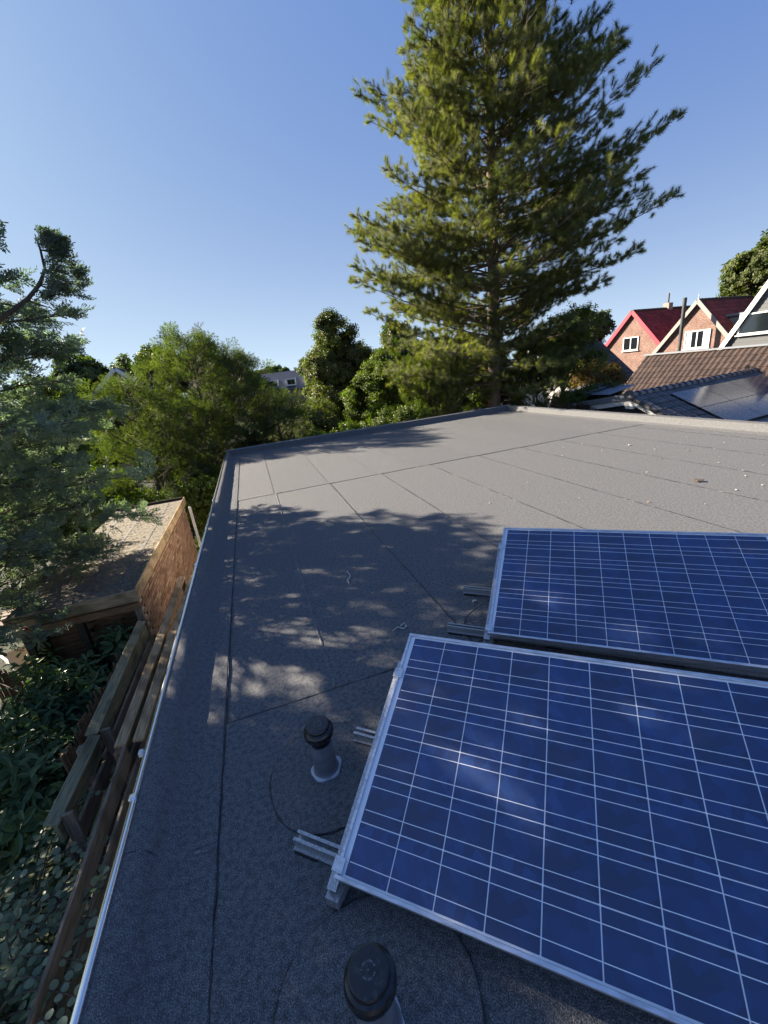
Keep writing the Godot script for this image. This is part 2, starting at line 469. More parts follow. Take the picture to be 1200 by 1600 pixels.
	bead(B, [Vector3(0.19, 0.018, -1.125), Vector3(0.32, 0.018, -1.09)], 0.005, 0.003, MT.bitumen_dusty)
	# far and right edges
	var pf := [Vector2(-0.02, 0.0), Vector2(-0.02, 0.165), Vector2(0.0, 0.178), Vector2(0.07, 0.178), Vector2(0.09, 0.165), Vector2(0.10, 0.06), Vector2(0.125, 0.025), Vector2(0.20, 0.017), Vector2(0.30, 0.016), Vector2(0.303, 0.008)]
	kerb(B, Vector3(0.0, 0, -11.72), Vector3(9.25, 0, -12.08), Vector3(0.04, 0, 0.999), pf, 0.008)
	var pr := [Vector2(-0.06, -0.05), Vector2(-0.06, 0.150), Vector2(-0.04, 0.160), Vector2(0.13, 0.160), Vector2(0.15, 0.150), Vector2(0.165, 0.05), Vector2(0.19, 0.02), Vector2(0.30, 0.0165), Vector2(0.303, 0.008)]
	kerb(B, Vector3(9.26, 0, -4.3), Vector3(9.26, 0, -12.05), Vector3(-1, 0, 0), pr, 0.008)
	kerb(B, Vector3(9.2, 0, -4.3), Vector3(13.2, 0, -4.3), Vector3(0, 0, 1), pr, 0.008)
	# round patches dressed around the vents
	for c in [[0.825, 1.245, 0.28, 0.0175], [0.80, 0.42, 0.30, 0.022]]:
		var ring := MB.new()
		var pts := []
		for k in 40:
			var a := TAU * k / 40
			pts.append(Vector3(c[0] + cos(a) * c[2] * (1.0 + 0.03 * sin(3 * a + c[0] * 9)), 0, -c[1] - sin(a) * c[2] * (1.0 + 0.02 * cos(2 * a))))
		for k in 40:
			var p: Vector3 = pts[k]
			var q: Vector3 = pts[(k + 1) % 40]
			var ctr := Vector3(c[0], c[3], -c[1])
			ring.tri(ctr, p + UP * c[3], q + UP * c[3])
			ring.quad(p + UP * 0.004, q + UP * 0.004, q + UP * c[3], p + UP * c[3])
		mpart(B, "vent_patch", ring, MT.membrane_patch)
		var loop := []
		for k in 41: loop.append(pts[k % 40] + UP * (c[3] - 0.006))
		bead(B, loop, 0.006, 0.006, MT.bitumen)
	# metal edge trim along the left side, in lengths, with joint sleeves
	var cuts := [-4.8, -2.0, 0.62, 1.36, 3.9, 6.5, 9.1, 11.75]
	for i in cuts.size() - 1:
		var tm := MB.new()
		var rows := []
		for s in [cuts[i] + 0.002, cuts[i + 1] - 0.002]:
			var row := []
			for q in [Vector2(0.016, 0.128), Vector2(0.014, 0.141), Vector2(0.006, 0.147), Vector2(-0.004, 0.146), Vector2(-0.011, 0.139), Vector2(-0.014, 0.128), Vector2(-0.014, 0.062), Vector2(-0.022, 0.052)]:
				row.append(Vector3(q.x, q.y, -s))
			rows.append(row)
		rows.reverse()
		tm.grid(rows)
		mpart(B, "edge_trim", tm, MT.trim_metal)
	for s in [1.36, 3.9, 6.5]:
		var tm := MB.new()
		tm.cbox(Vector3(-0.001, 0.139, -s), Vector3(0.034, 0.022, 0.035), 0.006)
		mpart(B, "trim_joint", tm, MT.trim_metal)
	var clip := MB.new()
	clip.cbox(Vector3(-0.028, 0.125, -1.62), Vector3(0.022, 0.03, 0.03), 0.005)
	mpart(B, "trim_clip", clip, MT.paint_white)
	# far edge trim
	var ft := MB.new()
	var dirf := (Vector3(9.25, 0, -12.08) - Vector3(0, 0, -11.72))
	ft.cbox(Vector3(4.62, 0.172, -11.925), Vector3(dirf.length(), 0.03, 0.022), 0.006, Basis(dirf.normalized(), UP, dirf.normalized().cross(UP)))
	mpart(B, "edge_trim", ft, MT.lead)

func vent_pipe(label: String, at: Vector3, sc: float, turn: float) -> void:
	var V := thing("roof_vent", label, "vent pipe", at, Basis(UP, turn), "black capped vent pipes on the roof")
	var mb := MB.new()
	mb.lathe([Vector2(0.062, 0.0), Vector2(0.0605, 0.012), Vector2(0.056, 0.016), Vector2(0.054, 0.02), Vector2(0.050, 0.155), Vector2(0.0495, 0.172), Vector2(0.044, 0.172), Vector2(0.044, 0.12)], 40)
	mpart(V, "pipe", mb, MT.vent_grey)
	mb = MB.new()
	var g := []
	for k in 41:
		var a := TAU * k / 40
		var w := 0.066 + 0.007 * maxf(0, sin(a * 2.0 + 1.1)) + 0.004 * sin(a * 5.0)
		g.append([Vector3(cos(a) * w, 0.0, -sin(a) * w), Vector3(cos(a) * w, 0.008, -sin(a) * w), Vector3(cos(a) * 0.056, 0.014, -sin(a) * 0.056)])
	mb.grid(g)
	mpart(V, "flange", mb, MT.vent_flange)
	mb = MB.new()
	mb.lathe([Vector2(0.0435, 0.13), Vector2(0.0435, 0.235), Vector2(0.02, 0.237)], 40)
	mpart(V, "collar", mb, MT.vent_black)
	var cap := MB.new()
	cap.lathe([Vector2(0.045, 0.222), Vector2(0.060, 0.216), Vector2(0.0665, 0.219), Vector2(0.068, 0.228), Vector2(0.0665, 0.243), Vector2(0.062, 0.252), Vector2(0.0575, 0.2545), Vector2(0.0545, 0.256), Vector2(0.0545, 0.266), Vector2(0.0525, 0.2705), Vector2(0.048, 0.272), Vector2(0.0, 0.2735)], 48)
	var co := mpart(V, "cap", cap, MT.vent_cap)
	# raised ring of worn moulded marks on top
	var em := MB.new()
	for k in 22:
		if k in [5, 6, 15, 16]: continue
		var a := TAU * k / 22
		em.box(Vector3(cos(a) * 0.017, 0.2733, -sin(a) * 0.017), Vector3(0.0045, 0.0012, 0.0011 + 0.0012 * (k % 3)), Basis(UP, a))
	em.lathe([Vector2(0.0022, 0.273), Vector2(0.0018, 0.2748), Vector2(0, 0.275)], 10)
	mpart(co, "moulded_mark", em, MT.vent_grey)
	V.scale = Vector3.ONE * sc

func solar_panel(label: String, at: Vector3, bs: Basis) -> void:
	# local x along the long side, y out of the glass, z down the slope; at is the corner of the first cell
	var S := thing("solar_panel", label, "solar panel", at, bs, "blue solar panels on the flat roof")
	var P := 0.1585
	var x0 := -0.032
	var x1 := 10 * P + 0.030
	var z0 := -0.020
	var z1 := 6 * P + 0.018
	var fr := MB.new()
	var w := 0.013
	var hy := 0.044
	var cy := 0.006 - hy / 2
	fr.cbox(Vector3((x0 + x1) / 2, cy, z0 + w / 2), Vector3(x1 - x0, hy, w), 0.0015)
	fr.cbox(Vector3((x0 + x1) / 2, cy, z1 - w / 2), Vector3(x1 - x0, hy, w), 0.0015)
	fr.cbox(Vector3(x0 + w / 2, cy, (z0 + z1) / 2), Vector3(w, hy, z1 - z0 - 2 * w), 0.0015)
	fr.cbox(Vector3(x1 - w / 2, cy, (z0 + z1) / 2), Vector3(w, hy, z1 - z0 - 2 * w), 0.0015)
	# inner lip of the frame below
	fr.box(Vector3((x0 + x1) / 2, cy - hy / 2 + 0.002, z0 + 0.02), Vector3(x1 - x0 - 0.03, 0.003, 0.03))
	fr.box(Vector3((x0 + x1) / 2, cy - hy / 2 + 0.002, z1 - 0.02), Vector3(x1 - x0 - 0.03, 0.003, 0.03))
	mpart(S, "frame", fr, MT.aluminium)
	var bk := MB.new()
	bk.box(Vector3((x0 + x1) / 2, -0.0055, (z0 + z1) / 2), Vector3(x1 - x0 - 2 * w, 0.003, z1 - z0 - 2 * w))
	mpart(S, "backing_sheet", bk, MT.backsheet)
	var cell := MB.new()
	var hs := P / 2 - 0.0019
	var ch := 0.002
	cell.prism([Vector3(-hs + ch, 0, hs), Vector3(hs - ch, 0, hs), Vector3(hs, 0, hs - ch), Vector3(hs, 0, -hs + ch), Vector3(hs - ch, 0, -hs), Vector3(-hs + ch, 0, -hs), Vector3(-hs, 0, -hs + ch), Vector3(-hs, 0, hs - ch)], Vector3(0, 0.0012, 0))
	var cm := cell.mesh()
	for i in 10:
		for j in 6:
			part(S, "cell", cm, MT["cell_%d" % rng.randi_range(0, 3)], Transform3D(Basis(), Vector3((i + 0.5) * P, -0.0042, (j + 0.5) * P)))
	var bb := MB.new()
	bb.box(Vector3.ZERO, Vector3(10 * P - 0.012, 0.0006, 0.0025))
	var bm := bb.mesh()
	for j in 6:
		for q in [0.25, 0.75]:
			part(S, "busbar", bm, MT.busbar, Transform3D(Basis(), Vector3(5 * P, -0.0024, (j + q) * P)))
	var gl := MB.new()
	gl.quad(Vector3(x0 + w, 0.0015, z1 - w), Vector3(x1 - w, 0.0015, z1 - w), Vector3(x1 - w, 0.0015, z0 + w), Vector3(x0 + w, 0.0015, z0 + w))
	mpart(S, "glass", gl, MT.panel_glass)

func panel_mount(label: String, panel_at: Vector3, bs: Basis, rail_a: Vector3, rail_b: Vector3) -> void:
	# rails lying on the roof, sloping side bars, rear posts and clamps
	var u := Vector3(bs.x.x, 0, bs.x.z).normalized()
	var vv := UP.cross(u) * -1.0
	var rb := Basis(u, UP, u.cross(UP))
	var N := thing("panel_mount", label, "mounting frame", Vector3(panel_at.x, 0, panel_at.z), rb, "metal frames under the solar panels")
	var inv := N.transform.affine_inverse()
	for q in [rail_a, rail_b]:
		var mb := MB.new()
		var p: Vector3 = inv * q
		var L := 2.05
		var c := Vector3(p.x + L / 2, 0.030, p.z)
		mb.box(c + Vector3(0, -0.0115, 0), Vector3(L, 0.003, 0.062))           # foot flange
		mb.box(c + Vector3(0, 0.008, -0.019), Vector3(L, 0.036, 0.0032))
		mb.box(c + Vector3(0, 0.008, 0.019), Vector3(L, 0.036, 0.0032))
		mb.box(c + Vector3(0, 0.0275, -0.0145), Vector3(L, 0.003, 0.0122))
		mb.box(c + Vector3(0, 0.0275, 0.0145), Vector3(L, 0.003, 0.0122))
		mb.box(c + Vector3(0, 0.000, 0.0), Vector3(L - 0.002, 0.003, 0.0345))
		var ro := mpart(N, "base_rail", mb, MT.galvanised)
		var pad := MB.new()
		for k in 4:
			pad.box(Vector3(p.x + 0.06 + k * 0.62, 0.0115, p.z), Vector3(0.10, 0.0135, 0.075))
		mpart(ro, "rubber_pad", pad, MT.cable)
	# sloping side bars carry the panel edges
	for side in [0, 1]:
		var x := -0.052 if side == 0 else 10 * 0.1585 + 0.05
		var mb := MB.new()
		var a: Vector3 = inv * (panel_at + bs * Vector3(x, -0.036, 0.13))
		var b: Vector3 = inv * (panel_at + bs * Vector3(x, -0.036, 1.0))
		var d := (b - a).normalized()
		var nb := Basis(Vector3(1, 0, 0), d.cross(Vector3(1, 0, 0)), d)
		var mid := (a + b) / 2
		var L := a.distance_to(b)
		mb.box(mid + nb.y * 0.0, Vector3(0.003, 0.036, L), nb)
		mb.box(mid + nb.y * 0.0185 + nb.x * 0.0165, Vector3(0.036, 0.003, L), nb)
		mb.box(mid - nb.y * 0.0185 + nb.x * 0.018, Vector3(0.038, 0.003, L), nb)
		var bar := mpart(N, "side_bar", mb, MT.galvanised)
		for w in [0.07, 0.80]:
			var cp: Vector3 = a + d * w + nb.y * 0.03 + nb.x * 0.012
			var cb := MB.new()
			cb.cbox(cp, Vector3(0.022, 0.026, 0.045), 0.003, nb)
			cb.cbox(cp + nb.y * 0.012 + nb.x * 0.012, Vector3(0.04, 0.005, 0.045), 0.001, nb)
			var clamp_o := mpart(bar, "clamp", cb, MT.aluminium)
			clamp_o.set_meta("label", "small silver end clamp on the panel edge")
		var post := MB.new()
		var top := a + d * 0.06
		post.box(Vector3(top.x + 0.02, (top.y + 0.055) / 2, top.z), Vector3(0.03, maxf(0.03, top.y - 0.055), 0.04))
		mpart(N, "rear_post", post, MT.galvanised)
		var foot := MB.new()
		foot.box(b + Vector3(0.02, -0.028, -0.02), Vector3(0.05, 0.04, 0.08))
		foot.box(Vector3(b.x + 0.02, 0.032, b.z - 0.04), Vector3(0.045, 0.035, 0.05))
		mpart(N, "front_bracket", foot, MT.galvanised)

func crumb_mesh(seed_: int) -> ArrayMesh:
	var r2 := RandomNumberGenerator.new()
	r2.seed = seed_
	var mb := MB.new()
	var ico := []
	var n := 7
	var top := Vector3(0, 0.62, 0) + Vector3(r2.randf_range(-.2, .2), 0, r2.randf_range(-.2, .2))
	for k in n:
		var a := TAU * k / n
		ico.append(Vector3(cos(a) * r2.randf_range(0.7, 1.2), 0, -sin(a) * r2.randf_range(0.6, 1.1)))
	var mid := []
	for k in n: mid.append(ico[k] * r2.randf_range(0.6, 0.95) + UP * r2.randf_range(0.3, 0.55))
	for k in n:
		var j := (k + 1) % n
		mb.quad(ico[k], ico[j], mid[j], mid[k])
		mb.tri(mid[k], mid[j], top)
	return mb.mesh()

func build_roof_litter() -> void:
	var pale := mat("crumb_pale", lin(0.38, 0.35, 0.29), 0.9)
	var tan_ := mat("crumb_tan", lin(0.26, 0.19, 0.11), 0.9)
	var white := mat("twig_white", lin(0.66, 0.64, 0.58), 0.8)
	var ms := [crumb_mesh(1), crumb_mesh(2), crumb_mesh(3)]
	# pale crumbs scattered on the right half of the roof
	var spots := [[4.94, -6.28], [4.54, -4.78], [5.05, -5.1], [4.75, -5.45], [4.3, -6.0], [5.3, -6.2], [5.5, -5.6], [4.9, -4.7], [5.15, -4.6], [4.4, -4.4], [3.2, -6.9], [3.5, -7.5], [2.8, -6.0], [3.9, -6.9], [4.5, -7.1], [3.7, -5.4], [4.1, -5.9], [4.62, -6.6], [5.2, -6.8], [2.4, -4.7], [3.0, -4.3], [3.9, -7.6], [5.6, -7.2], [5.7, -6.5], [3.3, -5.9], [4.05, -4.35], [3.45, -4.05], [4.7, -5.0], [5.25, -5.0], [4.98, -5.72], [1.35, -4.9], [2.1, -5.6]]
	for i in spots.size():
		var sc := rr(0.008, 0.017) * (1.7 if i % 7 == 0 else 1.0)
		solo("roof_crumb", ms[i % 3], pale if i % 4 else tan_, "one of the pale crumbs strewn over the sunlit part of the roof", "debris", Transform3D(Basis(UP, rr(0, TAU)).scaled(Vector3(sc, sc * 0.8, sc)), Vector3(spots[i][0], 0.0135, spots[i][1])), "pale crumbs on the roof")
	var st := solo("roof_stone", ms[1], pale, "single pale stone on the roof left of the rear panel rails", "stone", Transform3D(Basis(UP, 0.6).scaled(Vector3(0.026, 0.022, 0.018)), Vector3(0.61, 0.0095, -2.71)))
	# a small heap of dry leaves
	var H := thing("leaf_heap", "small heap of dry tan leaves on the sunlit roof", "leaves", Vector3(3.95, 0.012, -4.8))
	for k in 9:
		var lf := MB.new()
		var L := rr(0.03, 0.05)
		var W := L * 0.42
		lf.quad(Vector3(-L, 0, 0), Vector3(0, 0.002, W), Vector3(L, 0.008, 0), Vector3(0, 0.012, 0))
		lf.quad(Vector3(-L, 0, 0), Vector3(0, 0.012, 0), Vector3(L, 0.008, 0), Vector3(0, 0.002, -W))
		mpart(H, "leaf", lf, tan_ if k % 3 else pale, Transform3D(Basis(UP, rr(0, TAU)) * Basis(Vector3(1, 0, 0), rr(-0.4, 0.4)), Vector3(rr(-0.06, 0.06), rr(0.004, 0.014), rr(-0.035, 0.035))))
	# pale strands
	var strands := [
		["pale dry pine needle pair lying on the shaded roof", [Vector3(-0.41, 0, -3.46), Vector3(-0.375, 0, -3.36), Vector3(-0.40, 0, -3.29), Vector3(-0.385, 0, -3.22)]],
		["thin white curl of string beside the front panel corner", [Vector3(-0.04, 0, -2.45), Vector3(0.0, 0, -2.49), Vector3(0.04, 0, -2.46), Vector3(0.065, 0, -2.49), Vector3(0.05, 0, -2.53), Vector3(0.02, 0, -2.5)]],
		["short white twig near the left upstand of the roof", [Vector3(-1.52, 0, -2.66), Vector3(-1.47, 0, -2.61), Vector3(-1.40, 0, -2.57)]],
		["tiny white bent twig just below the short white twig", [Vector3(-1.34, 0, -2.44), Vector3(-1.32, 0, -2.40), Vector3(-1.27, 0, -2.40)]]]
	for s in strands:
		var mb := MB.new()
		var rad := []
		var pts := []
		for p in s[1]:
			rad.append(0.003); pts.append(p + UP * 0.0155)
		mb.tube(pts, rad, 5)
		solo("twig", mb.mesh(), white, s[0], "twig")
	# cable from the rear panel
	var c := MB.new()
	var cp := []
	for k in 15:
		var a := float(k) / 14
		cp.append(Vector3(0.72, 0.09, -2.60).lerp(Vector3(0.63, 0.022, -2.20), a) + Vector3(-0.20 * sin(a * PI), -0.05 * sin(a * PI), -0.06 * sin(a * PI)))
	var cr := []
	cr.resize(15); cr.fill(0.0035)
	c.tube(cp, cr, 6)
	solo("cable", c.mesh(), MT.cable, "thin black cable looping out from under the rear solar panel", "cable")

# ---------------------------------------------------------------- the garden on the left
func board(parent: Node3D, called: String, a: Vector3, b: Vector3, h: float, th: float, m: Material, k := 0.006, roll := 0.0) -> MeshInstance3D:
	# plank from a to b, h high (local y), th thick (local z), grain along local x
	var d := (b - a)
	var x := d.normalized()
	var z := x.cross(UP).normalized()
	if z.length() < 0.5: z = Vector3(0, 0, 1)
	var y := z.cross(x)
	var bs := Basis(x, y, z) * Basis(Vector3(1, 0, 0), roll)
	var mb := MB.new()
	mb.cbox(Vector3.ZERO, Vector3(d.length(), h, th), k)
	return mpart(parent, called, mb, m, Transform3D(bs, (a + b) / 2))

func build_shed() -> void:
	var o := RL(-1.15, GROUND, 5.6)
	var S := thing("brick_shed", "small brick garden shed with a flat leaf-strewn roof", "shed", o, roof_basis)
	# local x to the right (0 is the outer face of the brick wall), z towards the camera, y from the ground
	var L := 4.75
	var W := 1.42
	var top := 2.26
	var mb := MB.new()
	mb.box(Vector3(-0.052, top / 2, -L / 2), Vector3(0.088, top - 0.004, L - 0.01))
	var wall := mpart(S, "brick_wall", mb, MT.mortar)
	# bricks of the wall that faces the roof, in half-bond; the nearest three hundred are parts
	var bm := MB.new()
	bm.cbox(Vector3.ZERO, Vector3(0.03, 0.052, 0.208), 0.003)
	var brick := bm.mesh()
	var list := []
	var rows := int(top / 0.0635)
	for j in rows:
		var off := 0.0 if j % 2 == 0 else 0.11
		var n := int((L - off) / 0.22)
		for i in n:
			list.append([Vector3(-0.0045 + rr(-0.003, 0.003), 0.035 + j * 0.0635, -off - 0.115 - i * 0.22), j])
	list.sort_custom(func(a, b): return a[0].distance_squared_to(Vector3(2.0, 4.7, 5.6)) - (30.0 if a[0].y > 1.2 else 0.0) < b[0].distance_squared_to(Vector3(2.0, 4.7, 5.6)) - (30.0 if b[0].y > 1.2 else 0.0))
	var lv := Leaves.new()
	for i in list.size():
		var xf := Transform3D(Basis(UP, rr(-0.008, 0.008)), list[i][0])
		if i < 300: part(wall, "brick", brick, MT["brick_%d" % [0, 0, 1, 1, 2, 3][rng.randi_range(0, 5)]], xf)
		else:
			var k := rr(0.7, 1.3)
			lv.add(xf.origin, xf.basis, Color(0.25 * k, 0.14 * k, 0.085 * k))
	stuff_copies(wall, "bricks", brick, MT.tile_copy, lv)
	mb = MB.new(); mb.box(Vector3(-W + 0.05, top / 2, -L / 2), Vector3(0.1, top - 0.01, L - 0.02)); mpart(S, "side_wall", mb, MT.wood_brown)
	mb = MB.new(); mb.box(Vector3(-W / 2, top / 2, -L + 0.06), Vector3(W - 0.22, top - 0.01, 0.1)); mpart(S, "rear_wall", mb, MT.wood_brown)
	# horizontal boards of the near end
	for j in 16:
		var y := 0.08 + j * 0.135
		board(S, "siding_board", Vector3(-W + 0.12, y, -0.28 + rr(-0.004, 0.004)), Vector3(-0.10, y, -0.28), 0.128, 0.022, MT.wood_brown, 0.004)
	board(S, "corner_post", Vector3(-0.03, 0.0, 0.035), Vector3(-0.03, 2.16, 0.035), 0.07, 0.07, MT.wood_grey)
	board(S, "corner_post", Vector3(-0.75, 0.0, 0.02), Vector3(-0.75, 2.1, 0.02), 0.09, 0.09, MT.wood_dark)
	board(S, "corner_post", Vector3(-1.36, 0.0, 0.02), Vector3(-1.36, 2.1, 0.02), 0.09, 0.09, MT.wood_dark)
	# flat roof with raised edges
	mb = MB.new(); mb.box(Vector3(-W / 2, top + 0.055, -L / 2 + 0.06), Vector3(W + 0.06, 0.10, L + 0.12))
	mpart(S, "roof_slab", mb, MT.shed_roof)
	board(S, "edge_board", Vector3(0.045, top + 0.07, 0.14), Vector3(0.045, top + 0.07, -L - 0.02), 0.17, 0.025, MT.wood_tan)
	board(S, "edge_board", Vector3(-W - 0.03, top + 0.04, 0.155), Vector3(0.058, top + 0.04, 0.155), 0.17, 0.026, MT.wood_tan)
	board(S, "edge_board", Vector3(-W - 0.03, top - 0.14, 0.10), Vector3(0.03, top - 0.14, 0.10), 0.10, 0.026, MT.wood_brown)
	board(S, "edge_board", Vector3(-W - 0.03, top + 0.08, -L - 0.03), Vector3(0.058, top + 0.08, -L - 0.03), 0.16, 0.03, MT.wood_dark)
	# strips of roof covering showing under the litter
	for k in 3:
		mb = MB.new(); mb.box(Vector3(-0.25 - 0.45 * k, top + 0.1075, -L / 2), Vector3(0.05, 0.005, L - 0.15), Basis(UP, 0.02))
		mpart(S, "roof_seam", mb, MT.bitumen_dusty)
	board(S, "downpipe", Vector3(0.10, 0.1, -L - 0.06), Vector3(0.10, 2.15, -L - 0.06), 0.06, 0.06, MT.paint_white, 0.018)
	# fallen leaves and needles on the roof
	var lt := Leaves.new()
	var q := MB.new()
	q.quad(Vector3(-0.5, 0, 0), Vector3(0, 0, 0.22), Vector3(0.5, 0.06, 0), Vector3(0, 0.05, -0.22))
	for k in 1000:
		var x := -pow(rng.randf(), 1.3) * (W - 0.1) - 0.01
		var z := rr(-L + 0.08, 0.05)
		var s := rr(0.03, 0.075)
		var c := rr(0.5, 1.3)
		lt.add(Vector3(x, top + 0.112 + rr(0, 0.008), z), Basis(UP, rr(0, TAU)).scaled(Vector3(s, s, s)), Color(0.26 * c, 0.20 * c, 0.13 * c))
	stuff_copies(S, "fallen_leaves", q.mesh(), MT.litter, lt)

func build_fences() -> void:
	# board fence beside the roof
	var F := thing("board_fence", "weathered tan board fence close to the left edge of the flat roof", "fence", RL(-0.72, GROUND, 3.0), roof_basis)
	var tt := func(s: float) -> float: return lerpf(-0.78, -0.68, (s - 1.0) / 5.3) + 0.72
	var ends := [6.35, 4.72, 3.0, 1.35, -0.3, -2.0]
	for i in 5:
		var s0: float = ends[i]
		var s1: float = ends[i + 1]
		# the far lengths end in two flat weathered rails, tan lightened as if in sun, the near ones in upright boards
		for k in 2:
			if i > 1: break
			var dx := (-0.035 if k == 0 else 0.105) + rr(-0.008, 0.008)
			var tilt := PI / 2 - rr(0.12, 0.3)
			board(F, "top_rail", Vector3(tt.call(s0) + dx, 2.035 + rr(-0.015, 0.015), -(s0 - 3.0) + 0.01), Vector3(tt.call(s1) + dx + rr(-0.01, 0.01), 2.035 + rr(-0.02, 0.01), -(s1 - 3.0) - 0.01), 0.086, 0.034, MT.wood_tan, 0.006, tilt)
		if i > 1:
			board(F, "fence_board", Vector3(tt.call(s0), 1.97, -(s0 - 3.0) + 0.004), Vector3(tt.call(s1), 1.95, -(s1 - 3.0) - 0.004), 0.16, 0.024, MT.wood_grey, 0.004)
		for k in range(1, 8):
			var y := 2.0 - k * 0.245
			var dx := rr(-0.006, 0.006)
			board(F, "fence_board", Vector3(tt.call(s0) + 0.02 + dx, y, -(s0 - 3.0) + 0.004), Vector3(tt.call(s1) + 0.02 + dx, y - rr(-0.01, 0.01), -(s1 - 3.0) - 0.004), 0.165, 0.024, MT.wood_grey, 0.004)
		var x: float = tt.call(s0) - 0.052
		board(F, "post", Vector3(x, 0, -(s0 - 3.0)), Vector3(x, 2.02, -(s0 - 3.0)), 0.07, 0.07, MT.wood_brown, 0.008)
	# second fence, mossy top boards, in front of the shed corner
	var G := thing("mossy_fence", "greenish mossy board fence running up to the shed corner", "fence", RL(-1.12, GROUND, 3.0), roof_basis)
	var e2 := [5.25, 3.35, 2.55]
	for i in 2:
		var s0: float = e2[i]
		var s1: float = e2[i + 1]
		board(G, "top_rail", Vector3(0.03, 2.0 - 0.04 * i, -(s0 - 3.0) + 0.01), Vector3(0.0 - 0.03 * i, 1.97 - 0.04 * i, -(s1 - 3.0) - 0.01), 0.10, 0.036, MT.wood_green, 0.006, PI / 2 - 0.35)
		for k in 8:
			var y := 1.86 - 0.04 * i - k * 0.225
			var m: Material = MT.wood_green if k % 2 == 0 else MT.wood_grey
			board(G, "fence_board", Vector3(0.05 - 0.03 * i, y + rr(-0.01, 0.01), -(s0 - 3.0) + 0.01), Vector3(0.02 - 0.03 * i, y + rr(-0.01, 0.01), -(s1 - 3.0) - 0.01), 0.165, 0.03, m, 0.005)
		board(G, "post", Vector3(-0.035 - 0.03 * i, 0, -(s0 - 3.0) + 0.06), Vector3(-0.035 - 0.03 * i, 1.93, -(s0 - 3.0) + 0.06), 0.08, 0.08, MT.wood_grey, 0.008)
		board(G, "batten", Vector3(0.085 - 0.03 * i, 1.45, -(s1 - 3.0) - 0.06), Vector3(0.085 - 0.03 * i, 1.95, -(s1 - 3.0) - 0.06), 0.09, 0.025, MT.wood_grey, 0.005)
	# brushwood screens
	stick_fence("dark upright stick screen below the white chair", Vector3(-6.45, GROUND, -5.45), Vector3(-4.5, GROUND, -4.45), 46, 1.22, "wood_dark")
	stick_fence("brown brushwood screen behind the mossy fence", RL(-1.42, GROUND, 5.1), RL(-1.50, GROUND, 3.5), 42, 1.68, "wood_brown")

func stick_fence(label: String, a: Vector3, b: Vector3, n: int, h: float, m: String) -> void:
	var d := b - a
	var bs := Basis(d.normalized(), UP, d.normalized().cross(UP))
	var F := thing("stick_screen", label, "screen", a, bs)
	var st := MB.new()
	st.tube([Vector3.ZERO, Vector3(0.004, 0.55, 0.003), Vector3(0, 1, 0)], [0.014, 0.013, 0.011], 6)
	var sm := st.mesh()
	for k in n:
		var x := (k + 0.5) / n * d.length()
		part(F, "stick", sm, MT[m], Transform3D(Basis(UP, rr(0, TAU)) * Basis(Vector3(0, 0, 1), rr(-0.02, 0.02)).scaled(Vector3(1, h + rr(-0.06, 0.06), 1)), Vector3(x + rr(-0.006, 0.006), 0, rr(-0.012, 0.012))))
	for y in [0.35, h - 0.3]:
		var mb := MB.new()
		mb.tube([Vector3(0, y, 0.02), Vector3(d.length(), y, 0.02)], [0.008, 0.008], 6)
		mpart(F, "cross_stick", mb, MT[m])

func build_chair() -> void:
	var C := thing("garden_chair", "white plastic garden chair among the shrubs at the left", "chair", Vector3(-6.95, GROUND, -6.55), Basis(UP, -2.2))
	var mb := MB.new()
	var g := []
	for i in 9:
		var row := []
		for j in 7:
			var x := lerpf(-0.23, 0.23, j / 6.0)
			var k := i / 8.0
			row.append(Vector3(x * (1.0 + 0.12 * sin(k * 3.0)), 0.44 + k * 0.46, -0.20 - k * 0.13 - 0.05 * cos(x * 6.0) - 0.06 * pow(k, 4)))
		g.append(row)
	mb.grid(g)
	mpart(C, "backrest", mb, MT.plastic_white)
	mb = MB.new(); mb.cbox(Vector3(0, 0.43, 0.02), Vector3(0.46, 0.03, 0.44), 0.012); mpart(C, "seat", mb, MT.plastic_white)
	for sx in [-1.0, 1.0]:
		for sz in [-1.0, 1.0]:
			mb = MB.new()
			mb.tube([Vector3(sx * 0.25, 0, 0.02 + sz * 0.23), Vector3(sx * 0.2, 0.44, 0.02 + sz * 0.19)], [0.018, 0.022], 6)
			mpart(C, "leg", mb, MT.plastic_white)
		mb = MB.new()
		mb.tube([Vector3(sx * 0.24, 0.43, 0.2), Vector3(sx * 0.26, 0.63, 0.2), Vector3(sx * 0.26, 0.65, 0.0), Vector3(sx * 0.25, 0.66, -0.24)], [0.02, 0.022, 0.024, 0.02], 6)
		mpart(C, "armrest", mb, MT.plastic_white)
	# grey plank table behind the chair
	var T := thing("garden_table", "weathered grey plank table behind the white chair", "table", Vector3(-8.3, GROUND, -7.75), Basis(UP, 0.35))
	for k in 5: board(T, "plank", Vector3(-0.75, 0.72, -0.34 + k * 0.17), Vector3(0.75, 0.72, -0.34 + k * 0.17), 0.03, 0.155, MT.wood_grey, 0.004)
	for sx in [-1.0, 1.0]:
		for sz in [-1.0, 1.0]:
			board(T, "leg", Vector3(sx * 0.65, 0, sz * 0.3), Vector3(sx * 0.65, 0.70, sz * 0.3), 0.06, 0.06, MT.wood_grey, 0.005)
	# leaning planks near the shed
	for k in 3:
		var a := Vector3(-6.1 + k * 0.35, GROUND, -6.1 - k * 0.25)
		var P := board(self, numbered("leaning_plank"), a, a + Vector3(0.5 - 0.3 * k, 1.25, -0.5), 0.14, 0.025, MT.wood_brown, 0.004)
		tag(P, ["brown plank leaning behind the shrubs, nearest the white chair", "brown plank leaning behind the shrubs, the middle one", "brown plank leaning behind the shrubs, nearest the shed"][k], "plank", "planks leaning by the shed")

